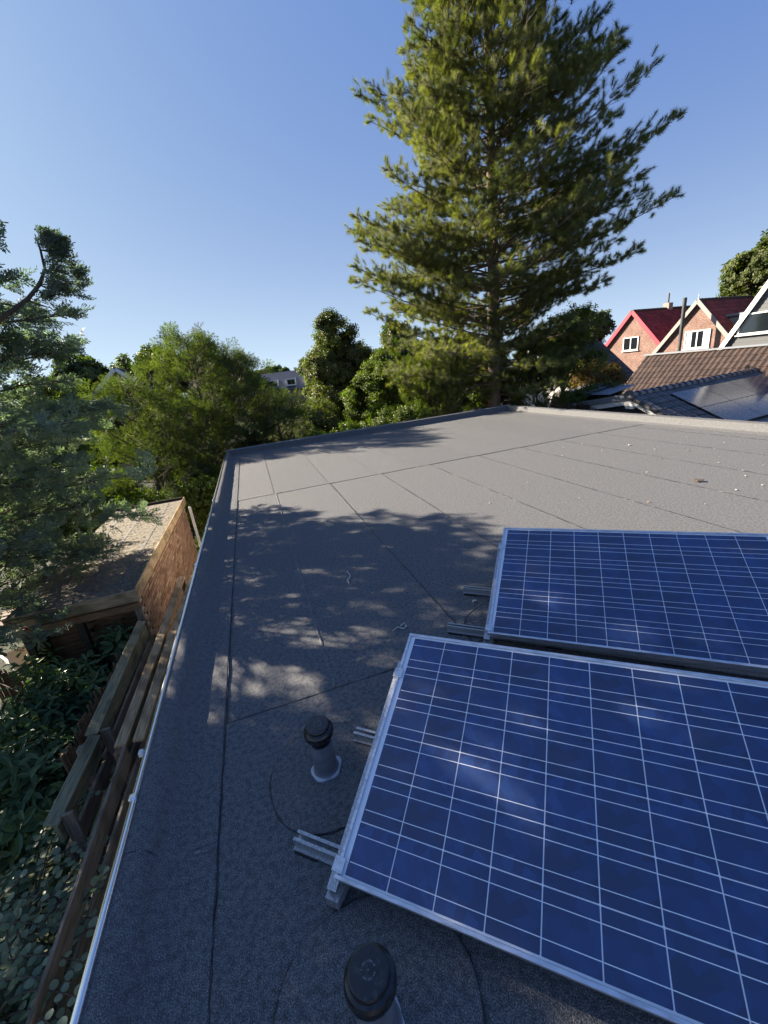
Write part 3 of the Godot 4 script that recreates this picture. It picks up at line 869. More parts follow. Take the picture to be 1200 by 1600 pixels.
# ---------------------------------------------------------------- the neighbours on the right and far away
func pantile(w: float, l: float) -> ArrayMesh:
	var mb := MB.new()
	var prof := [0.004, 0.026, 0.042, 0.042, 0.024, 0.006, 0.002, 0.002]
	var g := []
	var n := prof.size()
	for j in 2:
		var row := []
		for k in n: row.append(Vector3(lerpf(-w / 2 - 0.006, w / 2 + 0.004, float(k) / (n - 1)), prof[k] * w / 0.21 + 0.030 * j + 0.004, l * j * 1.12))
		g.append(row)
	g.reverse()
	var gg := []
	for k in n: gg.append([g[1][k], g[0][k]])
	gg.reverse()
	mb.grid(gg)
	for k in n - 1:
		var a: Vector3 = g[0][k]
		var b: Vector3 = g[0][k + 1]
		mb.quad(a - UP * 0.028, b - UP * 0.028, b, a)
	return mb.mesh()

func tile_field(parent: Node3D, o: Vector3, x: Vector3, z: Vector3, nu: int, nv: int, w: float, l: float, keys: Array, c: Color, most: int, skip_i := 9999, skip_j := 9999) -> void:
	var y := z.cross(x).normalized()
	var bs := Basis(x, y, z)
	var mesh := pantile(w, l)
	var lv := Leaves.new()
	var done := 0
	for j in nv:
		for i in nu:
			if i > skip_i and j > skip_j: continue
			var p := o + x * ((i + 0.5) * w) + z * (j * l) + y * rr(0.0, 0.006)
			var bb := bs * Basis(UP, rr(-0.012, 0.012))
			if done < most:
				part(parent, "roof_tile", mesh, MT[keys[rng.randi_range(0, keys.size() - 1)]], Transform3D(bb, p))
				done += 1
			else:
				var k := rr(0.65, 1.3)
				lv.add(p, bb, Color(c.r * k, c.g * k * rr(0.92, 1.08), c.b * k))
	if lv.count > 0: stuff_copies(parent, "roof_tiles", mesh, MT.tile_copy, lv)

func window(parent: Node3D, x: float, y: float, z: float, w: float, h: float, leafs: int, frame: Material, inner: Material = null) -> void:
	var W := Node3D.new()
	W.name = "window"
	parent.add_child(W, true)
	W.position = Vector3(x, y, z)
	var fr := MB.new()
	var f := 0.07
	fr.box(Vector3(0, h / 2 - f / 2, 0.03), Vector3(w, f, 0.08)); fr.box(Vector3(0, -h / 2 + f / 2, 0.03), Vector3(w, f, 0.08))
	for k in leafs + 1: fr.box(Vector3(-w / 2 + f / 2 + (w - f) * k / leafs, 0, 0.03), Vector3(f, h - 2 * f, 0.075))
	mpart(W, "frame", fr, frame)
	for k in leafs:
		var cw := (w - f) / leafs - f
		var gl := MB.new()
		gl.box(Vector3(-w / 2 + f + cw / 2 + k * (cw + f), 0, 0.022), Vector3(cw, h - 2 * f, 0.012))
		mpart(W, "pane", gl, MT.window_glass)
		if inner != null:
			var cu := MB.new()
			cu.box(Vector3(-w / 2 + f + cw * (0.28 if k == 0 else 0.72) + k * (cw + f), 0.0, 0.0295), Vector3(cw * 0.5, h - 2 * f - 0.02, 0.002))
			mpart(W, "curtain", cu, inner)
	var si := MB.new()
	si.cbox(Vector3(0, -h / 2 - 0.035, 0.06), Vector3(w + 0.12, 0.06, 0.14), 0.008)
	mpart(W, "sill", si, frame)

func gable_house(called: String, label: String, apex: Vector3, hw: float, pitch: float, L: float, wall: Material, barge: Material, tile: Color, bargeh := 0.22) -> Node3D:
	# apex: top of the front gable in the world; local z points out of the front, x along it
	var H := thing(called, label, "house", Vector3(apex.x, GROUND, apex.z), house_basis)
	var ha := apex.y - GROUND
	var tp := tan(deg_to_rad(pitch))
	var he := ha - hw * tp
	var mb := MB.new()
	mb.prism([Vector3(-hw, 0, -0.2), Vector3(hw, 0, -0.2), Vector3(hw, he - 0.05, -0.2), Vector3(0, ha - 0.06, -0.2), Vector3(-hw, he - 0.05, -0.2)], Vector3(0, 0, 0.2))
	mpart(H, "wall", mb, wall)
	for sx in [-1.0, 1.0]:
		mb = MB.new(); mb.box(Vector3(sx * (hw - 0.1), (he - 0.1) / 2, -L / 2 - 0.1), Vector3(0.2, he - 0.1, L - 0.2)); mpart(H, "wall", mb, wall)
	mb = MB.new()
	mb.prism([Vector3(-hw, 0, -L), Vector3(hw, 0, -L), Vector3(hw, he - 0.05, -L), Vector3(0, ha - 0.06, -L), Vector3(-hw, he - 0.05, -L)], Vector3(0, 0, 0.2))
	mpart(H, "wall", mb, wall)
	var ov := hw + 0.28
	for sx in [-1.0, 1.0]:
		var sl := Vector3(sx * ov, -ov * tp, 0)
		var x: Vector3 = Vector3(0, 0, -1) if sx > 0 else Vector3(0, 0, 1)
		var z := sl.normalized()
		var y := z.cross(x)
		var slab := MB.new()
		slab.box(Vector3(0, ha, -L / 2 + 0.08) + sl / 2 - y * 0.03, Vector3(L + 0.16, 0.06, sl.length()), Basis(x, y, z))
		var ro := mpart(H, "roof", slab, MT.tile_brown_0)
		var o := Vector3(0, ha, 0.14) if sx > 0 else Vector3(0, ha, -L - 0.02)
		tile_field(ro, o + z * 0.05, x, z, int((L + 0.16) / 0.24), int(sl.length() / 0.31), 0.24, 0.31, [], tile, 0)
		# bargeboard
		board(H, "bargeboard", Vector3(0, ha - 0.02, 0.19) + y * 0.02, Vector3(0, ha - 0.02, 0.19) + sl * 1.02 + y * 0.02, bargeh, 0.05, barge, 0.006)
	var rd := MB.new()
	for k in int(L / 0.36): rd.tube([Vector3(0, ha + 0.02, 0.12 - k * 0.36), Vector3(0, ha + 0.035, -0.26 - k * 0.36)], [0.10, 0.115], 8)
	mpart(H, "ridge_tiles", rd, MT.tile_brown_1)
	return H

func build_neighbours() -> void:
	# low roof with black tiles and solar panels just beyond the right edge
	var N := thing("black_tiled_house", "low house with black roof tiles, white gable boards and dark solar panels", "house", Vector3(8.5, GROUND, -13.59), house_basis)
	var ha := 3.06
	var tp := tan(deg_to_rad(25.0))
	var tl := tan(deg_to_rad(9.0))
	var mb := MB.new()
	mb.prism([Vector3(-3.0, 0, -0.45), Vector3(3.1, 0, -0.45), Vector3(3.1, ha - 1.62, -0.45), Vector3(0, ha - 0.15, -0.45), Vector3(-3.0, ha - 0.64, -0.45)], Vector3(0, 0, 0.2))
	mpart(N, "wall", mb, MT.paint_dark)
	mb = MB.new(); mb.box(Vector3(3.0, 0.7, -6.5), Vector3(0.2, 1.4, 12)); mpart(N, "wall", mb, MT.stucco)
	var z := Vector3(1, -tp, 0).normalized()
	var x := Vector3(0, 0, -1)
	var y := z.cross(x)
	mb = MB.new(); mb.box(Vector3(0, ha, -6.3) + z * 1.75 - y * 0.05, Vector3(12.5, 0.08, 3.5), Basis(x, y, z))
	var slab := mpart(N, "roof", mb, MT.tile_black_0)
	tile_field(slab, Vector3(0, ha, -0.02) + z * 0.06, x, z, 48, 10, 0.24, 0.33, ["tile_black_0", "tile_black_1", "tile_black_2"], Color(0.04, 0.04, 0.043), 300, 5, 0)
	var z2 := Vector3(-1, -tl, 0).normalized()
	var y2 := z2.cross(-x)
	mb = MB.new(); mb.box(Vector3(0, ha, -6.3) + z2 * 1.6 - y2 * 0.05, Vector3(12.5, 0.08, 3.2), Basis(-x, y2, z2))
	mpart(N, "roof", mb, MT.tile_black_0)
	# verge tiles down the gable edge, ridge tiles with their round end
	for j in 10:
		var vt := MB.new()
		vt.cbox(Vector3.ZERO, Vector3(0.05, 0.15, 0.36), 0.012)
		mpart(N, "verge_tile", vt, MT["tile_black_%d" % (j % 3)], Transform3D(Basis(x, y, z) * Basis(Vector3(1, 0, 0), 0.05), Vector3(0, ha, 0.025) + z * (0.2 + j * 0.33) - y * 0.03))
	for j in 34:
		var rt := MB.new()
		var gg := []
		for q in [[0.0, 0.15], [0.06, 0.165], [0.30, 0.125], [0.40, 0.12]]:
			var row := []
			for k in 9:
				var a := PI * k / 8.0
				row.append(Vector3(cos(a) * q[1], sin(a) * q[1] * 0.85, -q[0]))
			gg.append(row)
		gg.reverse()
		rt.grid(gg)
		mpart(N, "ridge_tile", rt, MT["tile_black_%d" % (j % 3)], Transform3D(Basis(), Vector3(0, ha + 0.005, 0.05 - j * 0.36)))
	mb = MB.new()
	mb.tube([Vector3(0, ha + 0.03, 0.04), Vector3(0, ha + 0.03, 0.075)], [0.175, 0.165], 20)
	mpart(N, "ridge_end_disc", mb, MT.tile_black_2)
	# white boards under the verge, dark flashing on the far side
	board(N, "gable_board", Vector3(0.0, ha - 0.16, -0.06), Vector3(0, ha - 0.16, -0.06) + z * 3.4, 0.20, 0.03, MT.paint_white, 0.004)
	board(N, "gable_board", Vector3(0.0, ha - 0.17, -0.065), Vector3(0, ha - 0.17, -0.065) + z2 * 3.1, 0.20, 0.03, MT.paint_white, 0.004)
	board(N, "verge_flashing", Vector3(0.0, ha + 0.0, 0.0), Vector3(0, ha + 0.0, 0.0) + z2 * 3.15, 0.19, 0.05, MT.lead, 0.006)
	mb = MB.new(); mb.prism([Vector3(-0.16, ha - 0.42, -0.1), Vector3(0.12, ha - 0.42, -0.1), Vector3(0.20, ha - 0.30, -0.1), Vector3(0, ha - 0.2, -0.1), Vector3(-0.24, ha - 0.26, -0.1)], Vector3(0, 0, 0.05))
	mpart(N, "gable_board", mb, MT.paint_white)
	# dark panels on that roof
	for i in 5:
		for j in 2:
			var pm := MB.new()
			pm.cbox(Vector3(0, ha, -1.50 - i * 1.72 - 0.85) + z * (0.40 + j * 1.07 + 0.52) + y * 0.065, Vector3(1.70, 0.035, 1.05), 0.003, Basis(x, y, z))
			mpart(N, "roof_panel", pm, MT.pv_dust_sky)
	# brown tiled roof behind it
	var Bn := thing("brown_tiled_roof_house", "house whose brown tiled roof slope stands behind the black roof", "house", Vector3(14.31, GROUND, -21.71), house_basis)
	# local: ridge along x, slope descends towards +z
	var hb := 3.96
	mb = MB.new(); mb.box(Vector3(2.5, 0.95, 0.0), Vector3(4.7, 1.9, 3.2)); mpart(Bn, "wall", mb, MT.brickwork)
	for sz in [1.0, -1.0]:
		var zz := Vector3(0, -0.84, sz).normalized()
		var xx := Vector3(sz, 0, 0)
		var yy := zz.cross(xx)
		mb = MB.new(); mb.box(Vector3(2.95, hb, 0) + zz * 1.3 - yy * 0.04, Vector3(6.0, 0.07, 2.6), Basis(xx, yy, zz))
		var sl := mpart(Bn, "roof", mb, MT.tile_brown_0)
		tile_field(sl, Vector3(-0.05 if sz > 0 else 5.95, hb, 0) + zz * 0.08, xx, zz, 26, 7, 0.232, 0.36, ["tile_brown_0", "tile_brown_1", "tile_brown_2"], Color(0.06, 0.034, 0.025), 190 if sz > 0 else 0)
	board(Bn, "ridge_flashing", Vector3(-0.12, hb + 0.05, 0.02), Vector3(6.0, hb + 0.05, 0.02), 0.08, 0.26, MT.lead, 0.012)
	board(Bn, "gable_board", Vector3(-0.08, hb - 0.1, 0.0), Vector3(-0.08, hb - 0.1, 0) + Vector3(0, -0.84, 1).normalized() * 2.5, 0.14, 0.03, MT.paint_grey, 0.004)
	# grey boarded gable at the right edge
	var Gp := Vector3(19.27, 0.94, -23.0) + Vector3(0.405, 0, 0.914) * 2.7
	var G := thing("grey_boarded_house", "house with a grey boarded gable and a pale bargeboard at the right edge", "house", Vector3(Gp.x, GROUND, Gp.z), house_basis)
	var ga := 3.94 + 2.7 * 1.73
	mb = MB.new(); mb.prism([Vector3(-3.4, 0, -0.25), Vector3(3.4, 0, -0.25), Vector3(3.4, ga - 5.9, -0.25), Vector3(0, ga - 0.05, -0.25), Vector3(-3.4, ga - 5.9, -0.25)], Vector3(0, 0, 0.2))
	mpart(G, "wall", mb, MT.paint_grey)
	var nb := int((ga - 2.6) / 0.17)
	for j in nb:
		var yb := 2.6 + j * 0.17
		var half := minf(3.35, (ga - yb - 0.2) / 1.73)
		if half < 0.1: continue
		board(G, "siding_board", Vector3(-half, yb, -0.03), Vector3(half, yb, -0.03), 0.165, 0.02, MT.paint_slate, 0.003, 0.09)
	for sx in [-1.0, 1.0]:
		var sl := Vector3(sx, -1.73, 0) * 3.5
		var xx: Vector3 = Vector3(0, 0, -1) if sx > 0 else Vector3(0, 0, 1)
		var zz := sl.normalized()
		mb = MB.new(); mb.box(Vector3(0, ga, -2.9) + sl / 2, Vector3(6.0, 0.08, sl.length()), Basis(xx, zz.cross(xx), zz))
		mpart(G, "roof", mb, MT.tile_black_1)
		board(G, "bargeboard", Vector3(0, ga - 0.02, 0.12), Vector3(0, ga - 0.02, 0.12) + sl, 0.22, 0.06, MT.paint_white, 0.006)
	window(G, -1.25, 3.94 + 0.98, 0.0, 1.75, 1.0, 1, MT.paint_white)
	# brick house with red bargeboards
	var R := gable_house("red_trim_house", "pink brick house with bright red bargeboards and a red tiled roof", Vector3(19.95, 3.78, -32.34), 2.75, 48, 8.0, MT.brickwork, MT.paint_red, Color(0.22, 0.035, 0.026), 0.26)
	window(R, 0.0, 6.78 - 2.2, 0.0, 1.2, 0.95, 2, MT.paint_white)
	mb = MB.new(); mb.box(Vector3(1.8, 6.78 - 1.75, -4.2), Vector3(1.5, 1.15, 1.5)); mpart(R, "dormer", mb, MT.render_pale)
	mb = MB.new(); mb.box(Vector3(0.0, 6.95, -4.0), Vector3(0.45, 0.5, 0.5)); var ch := mpart(R, "chimney", mb, MT.render_taupe)
	mb = MB.new(); mb.tube([Vector3(0, 7.15, -4), Vector3(0, 7.9, -4)], [0.07, 0.06], 8); mb.box(Vector3(0, 7.9, -4), Vector3(0.5, 0.03, 0.03)); mpart(ch, "aerial", mb, MT.steel_dark)
	# brick house with grey bargeboards
	var K := gable_house("grey_trim_house", "pink brick house with grey bargeboards, a white double window and a dormer", Vector3(20.69, 3.61, -26.98), 2.25, 50, 6.0, MT.brickwork, MT.paint_grey, Color(0.20, 0.038, 0.028), 0.22)
	window(K, 0.15, 6.61 - 2.2, 0.0, 1.45, 1.05, 2, MT.paint_white, MT.curtain)
	mb = MB.new(); mb.box(Vector3(1.75, 6.61 - 1.62, -2.3), Vector3(1.4, 1.0, 2.2)); var dm := mpart(K, "dormer", mb, MT.paint_dark)
	mb = MB.new(); mb.cbox(Vector3(1.75, 6.61 - 1.05, -2.3), Vector3(1.6, 0.14, 2.4), 0.02); mpart(dm, "dormer_roof", mb, MT.lead)
	mb = MB.new(); mb.cbox(Vector3(1.75, 6.61 - 1.6, -1.18), Vector3(1.2, 0.8, 0.03), 0.01); mpart(dm, "dormer_cheek", mb, MT.lead)
	mb = MB.new(); mb.tube([Vector3(0, 6.55, 0.1), Vector3(0, 6.98, 0.1)], [0.05, 0.02], 8); mpart(K, "finial", mb, MT.paint_white)
	# dark flue pipe in front of the gable
	var fl := MB.new()
	var fp := Vector3(19.5, 0.25, -26.6)
	fl.tube([fp + UP * -0.4, fp + UP * 1.2, fp + UP * 1.25, fp + UP * 3.6], [0.09, 0.09, 0.11, 0.11], 10)
	solo("flue_pipe", fl.mesh(), MT.paint_dark, "tall dark flue pipe between the red and grey trimmed gables", "pipe", Transform3D(Basis(), Vector3.ZERO))
	# low lean-to with corrugated sheet left of the black roof
	var C := thing("lean_to", "lean-to roof of grey corrugated sheets and mossy slabs beside the black roof", "lean-to", Vector3(9.1, GROUND, -16.3), house_basis)
	mb = MB.new(); mb.box(Vector3(-0.8, 1.35, -0.3), Vector3(2.6, 2.7, 1.6)); mpart(C, "wall", mb, MT.paint_dark)
	for k in 2:
		var cg := MB.new()
		var gg := []
		for i in 22:
			var xx := -0.75 + i * 0.07
			gg.append([Vector3(xx, 3.03 + 0.02 * (i % 2), 0.65), Vector3(xx, 3.22 + 0.02 * (i % 2), -0.9)])
		cg.grid(gg)
		mpart(C, "corrugated_sheet", cg, MT.lead, Transform3D(Basis(UP, 0.03 * k), Vector3(-0.3 + 0.85 * k - 0.5, -0.06 * k, 0)))
	for k in 5:
		mb = MB.new(); mb.cbox(Vector3(-2.0 + k * 0.42, 2.78 + 0.05 * k, 0.4 - 0.05 * k), Vector3(0.5, 0.06, 0.7), 0.015, Basis(Vector3(0, 0, 1), 0.12))
		mpart(C, "roof_slab", mb, MT.tile_black_2)
	# pale house half hidden behind the shrubs
	var Q := gable_house("pale_house", "pale rendered house half hidden by the shrubs right of the pine", Vector3(10.0, 2.0, -26.0), 2.7, 40, 6.0, MT.render_pale, MT.paint_white, Color(0.05, 0.05, 0.055))
	window(Q, -0.9, 3.3, 0.0, 1.0, 1.2, 2, MT.paint_white)
	window(Q, 1.1, 3.3, 0.0, 1.0, 1.2, 2, MT.paint_white)
	# far house seen through the trees on the left
	var D := gable_house("taupe_gable_house", "taupe gabled house with white bargeboards seen through the left trees", Vector3(-15.77, 3.74, -27.84), 2.6, 42, 5.0, MT.render_taupe, MT.paint_white, Color(0.05, 0.045, 0.05))
	D.basis = Basis(Vector3(0.93, 0, -0.36), UP, Vector3(0.36, 0, 0.93))
	window(D, -0.35, 2.9, 0.0, 0.9, 1.2, 2, MT.paint_white)
	# terrace with dormers far away
	var T := thing("terraced_house", "far terraced house with a dark roof and white dormers beyond the trees", "house", Vector3(-12.0, GROUND, -61), Basis(UP, 0.12))
	mb = MB.new(); mb.box(Vector3(0, 1.9, -3), Vector3(11, 3.8, 6)); mpart(T, "wall", mb, MT.brickwork)
	mb = MB.new(); mb.prism([Vector3(-5.6, 3.8, 0.3), Vector3(-5.6, 3.8, -6.3), Vector3(-5.6, 6.3, -3)], Vector3(11.2, 0, 0)); mpart(T, "roof", mb, MT.tile_black_2)
	for k in 4:
		var dx := -3.9 + k * 2.5
		mb = MB.new(); mb.box(Vector3(dx, 4.75, -0.75), Vector3(1.3, 1.0, 1.7)); var d := mpart(T, "dormer", mb, MT.paint_white)
		mb = MB.new(); mb.box(Vector3(dx, 4.75, 0.11), Vector3(1.0, 0.65, 0.03)); mpart(d, "pane", mb, MT.window_glass)
	# white van parked behind the hedge
	var V := thing("white_van", "white van roof just visible between the shrubs beyond the far edge", "van", Vector3(-3.1, GROUND, -25.5), Basis(UP, 0.2))
	mb = MB.new(); mb.cbox(Vector3(0, 1.25, 0), Vector3(4.6, 1.7, 1.9), 0.12); mpart(V, "body", mb, MT.paint_white)
	mb = MB.new(); mb.prism([Vector3(2.25, 0.42, 0.9), Vector3(3.0, 0.42, 0.9), Vector3(3.0, 1.15, 0.9), Vector3(2.25, 1.9, 0.9)], Vector3(0, 0, -1.8)); mpart(V, "bonnet", mb, MT.paint_white)
	mb = MB.new(); mb.box(Vector3(1.4, 1.6, 0.955), Vector3(0.9, 0.6, 0.02)); mpart(V, "window", mb, MT.window_glass)
	for sx in [-1.4, 2.0]:
		for sz in [-0.85, 0.85]:
			mb = MB.new(); mb.tube([Vector3(sx, 0.34, sz - 0.1), Vector3(sx, 0.34, sz + 0.1)], [0.34, 0.34], 16); mpart(V, "wheel", mb, MT.cable)

# ---------------------------------------------------------------- planting
func blade(mb: MB, p: Vector3, d: Vector3, w: float, side: Vector3) -> void:
	mb.tri(p - side * w * 0.5, p + side * w * 0.5, p + d)

func pine_tuft(n := 58, w := 0.0105) -> ArrayMesh:
	var r := RandomNumberGenerator.new()
	r.seed = 5
	var mb := MB.new()
	for k in n:
		var a := k * 2.39996
		var y := lerpf(0.0, 0.15, float(k) / n)
		var o := Vector3(cos(a), 0, sin(a))
		var d := (o * r.randf_range(0.6, 1.1) + UP * lerpf(r.randf_range(-0.1, 0.5), r.randf_range(0.4, 1.4), float(k) / n)).normalized() * r.randf_range(0.08, 0.135)
		blade(mb, Vector3(0, y, 0), d, w, o.cross(UP))
	return mb.mesh()

func yew_sprig() -> ArrayMesh:
	var r := RandomNumberGenerator.new()
	r.seed = 6
	var mb := MB.new()
	var shoots := [[Vector3.ZERO, Vector3(0, 0.30, 0)], [Vector3(0, 0.08, 0), Vector3(0.12, 0.12, 0.02)], [Vector3(0, 0.11, 0), Vector3(-0.12, 0.12, 0.02)], [Vector3(0, 0.17, 0), Vector3(0.08, 0.09, -0.02)], [Vector3(0, 0.20, 0), Vector3(-0.08, 0.09, 0.0)]]
	for s in shoots:
		var d: Vector3 = s[1]
		var n := 14 if d.x == 0.0 else 9
		var x := d.normalized().cross(Vector3(0, 0, 1)).normalized()
		for k in n:
			var p: Vector3 = s[0] + d * (float(k) + 0.5) / n
			var sg := 1.0 if k % 2 == 0 else -1.0
			blade(mb, p, (x * sg * 0.8 + d.normalized() * 0.6 + Vector3(0, 0, r.randf_range(-0.35, 0.55))).normalized() * r.randf_range(0.035, 0.055), 0.017, d.normalized())
		blade(mb, s[0] + d * 0.9, d.normalized() * 0.05, 0.016, x)
	return mb.mesh()

func cypress_spray() -> ArrayMesh:
	var r := RandomNumberGenerator.new()
	r.seed = 7
	var mb := MB.new()
	for k in 15:
		var sg := 1.0 if k % 2 == 0 else -1.0
		var y := 0.012 + 0.013 * k
		var L := lerpf(0.10, 0.03, k / 14.0) * r.randf_range(0.8, 1.2)
		var d := Vector3(sg * r.randf_range(0.55, 0.8), 0.7, r.randf_range(-0.45, 0.45)).normalized()
		var p := Vector3(0, y, 0)
		var side := d.cross(Vector3(r.randf_range(-0.5, 0.5), 0, 1)).normalized()
		for q in 3:
			var a := p + d * L * q * 0.34
			var b := p + d * L * (q * 0.34 + 0.42)
			var m := (a + b) / 2
			var w := r.randf_range(0.009, 0.014)
			var tw := d.cross(side) * r.randf_range(-0.006, 0.006)
			mb.quad(a, m + side * w + tw, b, m - side * w + tw)
			if q == 1:
				var e := (d + side * r.randf_range(-0.9, 0.9)).normalized()
				mb.quad(m, m + e * 0.02 + side * 0.008, m + e * 0.042, m + e * 0.02 - side * 0.008)
	return mb.mesh()

func leaf_shape(mb: MB, p: Vector3, d: Vector3, up: Vector3, L: float, W: float) -> void:
	var x := d.cross(up).normalized()
	var y := x.cross(d).normalized()
	var m1 := p + d * L * 0.35 - y * L * 0.03
	var m2 := p + d * L * 0.72 - y * L * 0.04
	var t := p + d * L - y * L * 0.12
	var f := y * W * 0.22
	mb.tri(p, m1 + x * W * 0.5 + f, m1); mb.tri(p, m1, m1 - x * W * 0.5 + f)
	mb.quad(m1, m1 + x * W * 0.5 + f, m2 + x * W * 0.42 + f, m2); mb.quad(m1 - x * W * 0.5 + f, m1, m2, m2 - x * W * 0.42 + f)
	mb.tri(m2, m2 + x * W * 0.42 + f, t); mb.tri(m2 - x * W * 0.42 + f, m2, t)

func leaf_cluster(n: int, L: float, W: float, spread: float, seed_: int) -> ArrayMesh:
	var r := RandomNumberGenerator.new()
	r.seed = seed_
	var mb := MB.new()
	for k in n:
		var a := k * 2.39996 + r.randf_range(-0.3, 0.3)
		var y := 0.2 * float(k) / n
		var o := Vector3(cos(a), 0, sin(a))
		var d := (o * spread + UP * r.randf_range(0.1, 0.7)).normalized()
		leaf_shape(mb, Vector3(0, y, 0) + o * 0.015, d, (UP + o * r.randf_range(-0.4, 0.4)).normalized(), L * r.randf_range(0.75, 1.15), W * r.randf_range(0.8, 1.1))
	return mb.mesh()

func aim(d: Vector3, sc: float) -> Basis:
	# local y along d, random roll
	var y := d.normalized()
	var r := Vector3(rr(-1, 1), rr(-1, 1), rr(-1, 1))
	var x := r.cross(y).normalized()
	if x.length() < 0.5: x = Vector3(1, 0, 0)
	return Basis(x * sc, y * sc, x.cross(y) * sc)

func prof_at(pr: Array, y: float) -> float:
	for i in pr.size() - 1:
		if y <= pr[i + 1].x:
			return lerpf(pr[i].y, pr[i + 1].y, clampf((y - pr[i].x) / (pr[i + 1].x - pr[i].x), 0, 1))
	return pr[-1].y

func tint(c1: Vector3, c2: Vector3, k: float) -> Color:
	var c := c1.lerp(c2, clampf(k, 0, 1))
	return Color(c.x, c.y, c.z)

func conifer(T: Node3D, p: Dictionary) -> void:
	# everything in the tree's own coordinates, y from its foot
	rng.seed = p.seed
	var H: float = p.height
	var trunk := MB.new()
	var tp := []
	var tr := []
	var lean: Vector3 = p.get("lean", Vector3.ZERO)
	for i in 15:
		var k := i / 14.0
		tp.append(Vector3(sin(k * 5.0 + p.seed) * 0.06 * k * H / 10.0, k * H, cos(k * 4.0) * 0.05 * k * H / 10.0) + lean * k * H)
		tr.append(lerpf(p.trunk, 0.02, pow(k, 0.85)) * (1.25 if i == 0 else 1.0))
	trunk.tube(tp, tr, 10)
	mpart(T, "trunk", trunk, MT.bark)
	var wood := MB.new()
	var lv := Leaves.new()
	var c1: Vector3 = p.c1
	var c2: Vector3 = p.c2
	var y: float = p.first
	var az := rr(0, TAU)
	var branches := []
	while y < H - 0.1:
		var n: int = p.n
		for b in n:
			az += TAU / n + rr(-0.25, 0.25)
			var L := prof_at(p.profile, y) * rr(p.get("lmin", 0.72), 1.06)
			if p.has("asym"): L *= p.asym.call(y, az)
			if L < 0.12: continue
			branches.append([y + rr(-0.12, 0.12), az, L, p.rise + rr(-1, 1) * p.get("rise_var", 0.12) + p.get("rise_top", 0.0) * y / H, p.curve + rr(-0.06, 0.06)])
		az += 0.7
		y += p.gap * rr(0.8, 1.2)
	branches.append_array(p.get("extra", []))
	for b in branches:
		var k: float = clampf(b[0] / H, 0, 1)
		var seg := int(k * 14)
		var o: Vector3 = tp[mini(seg, 14)].lerp(tp[mini(seg + 1, 14)], k * 14 - seg)
		var out := Vector3(cos(b[1]), 0, sin(b[1]))
		var L: float = b[2]
		var pts := []
		var rad := []
		for i in 6:
			var q := i / 5.0
			pts.append(o + out * L * q + UP * (b[3] * L * q + b[4] * L * q * q) + Vector3(rr(-1, 1), rr(-0.5, 0.5), rr(-1, 1)) * 0.03 * L * q * (1.0 - q * 0.5))
			rad.append(lerpf(p.get("brad", 0.02) * (0.5 + L / 5.0), 0.006, q))
		wood.tube(pts, rad, 4, false)
		var btone := rr(0.0, 0.55)
		var d := L * float(p.bare)
		var sgn := 1.0
		while d < L:
			var q := d / L * 5.0
			var i := mini(int(q), 4)
			var at: Vector3 = pts[i].lerp(pts[i + 1], q - i)
			var fw: Vector3 = (pts[i + 1] - pts[i]).normalized()
			sgn = -sgn
			var ang := sgn * rr(0.55, 1.05)
			var sd: Vector3 = fw.rotated(UP, ang) + UP * rr(-0.12, 0.22) * 1.0 + UP * p.get("sec_up", 0.0)
			sd = sd.normalized()
			var sl := minf(p.sec_max, (0.28 + 0.5 * (L - d)) * rr(0.6, 1.1))
			if p.get("sec_wood", true): wood.tube([at, at + sd * sl * 0.9], [0.009, 0.004], 3, false)
			var e := sl * 0.25
			while e <= sl + 0.01:
				var pos: Vector3 = at + sd * e + Vector3(rr(-1, 1), rr(-1, 1), rr(-1, 1)) * p.jit
				var dir: Vector3 = (sd * 0.8 + UP * rr(p.up0, p.up1) + Vector3(rr(-1, 1), rr(-0.6, 0.6), rr(-1, 1)) * p.get("rand", 0.45))
				lv.add(pos, aim(dir, p.size * rr(0.75, 1.2)), tint(c1, c2, btone + rr(0.0, 0.45)))
				e += p.tuft_gap * rr(0.7, 1.3)
			d += p.sec_gap * rr(0.7, 1.3)
		for e2 in 3:
			lv.add(pts[5] - out * 0.06 * e2, aim(out + UP * rr(p.up0, p.up1) + Vector3(rr(-1, 1), 0, rr(-1, 1)) * 0.3, p.size), tint(c1, c2, btone + rr(0.0, 0.45)))
	mpart(T, "branches", wood, MT.get(p.get("wood", "twig")))
	stuff_copies(T, "crown", p.mesh, MT[p.mat], lv)

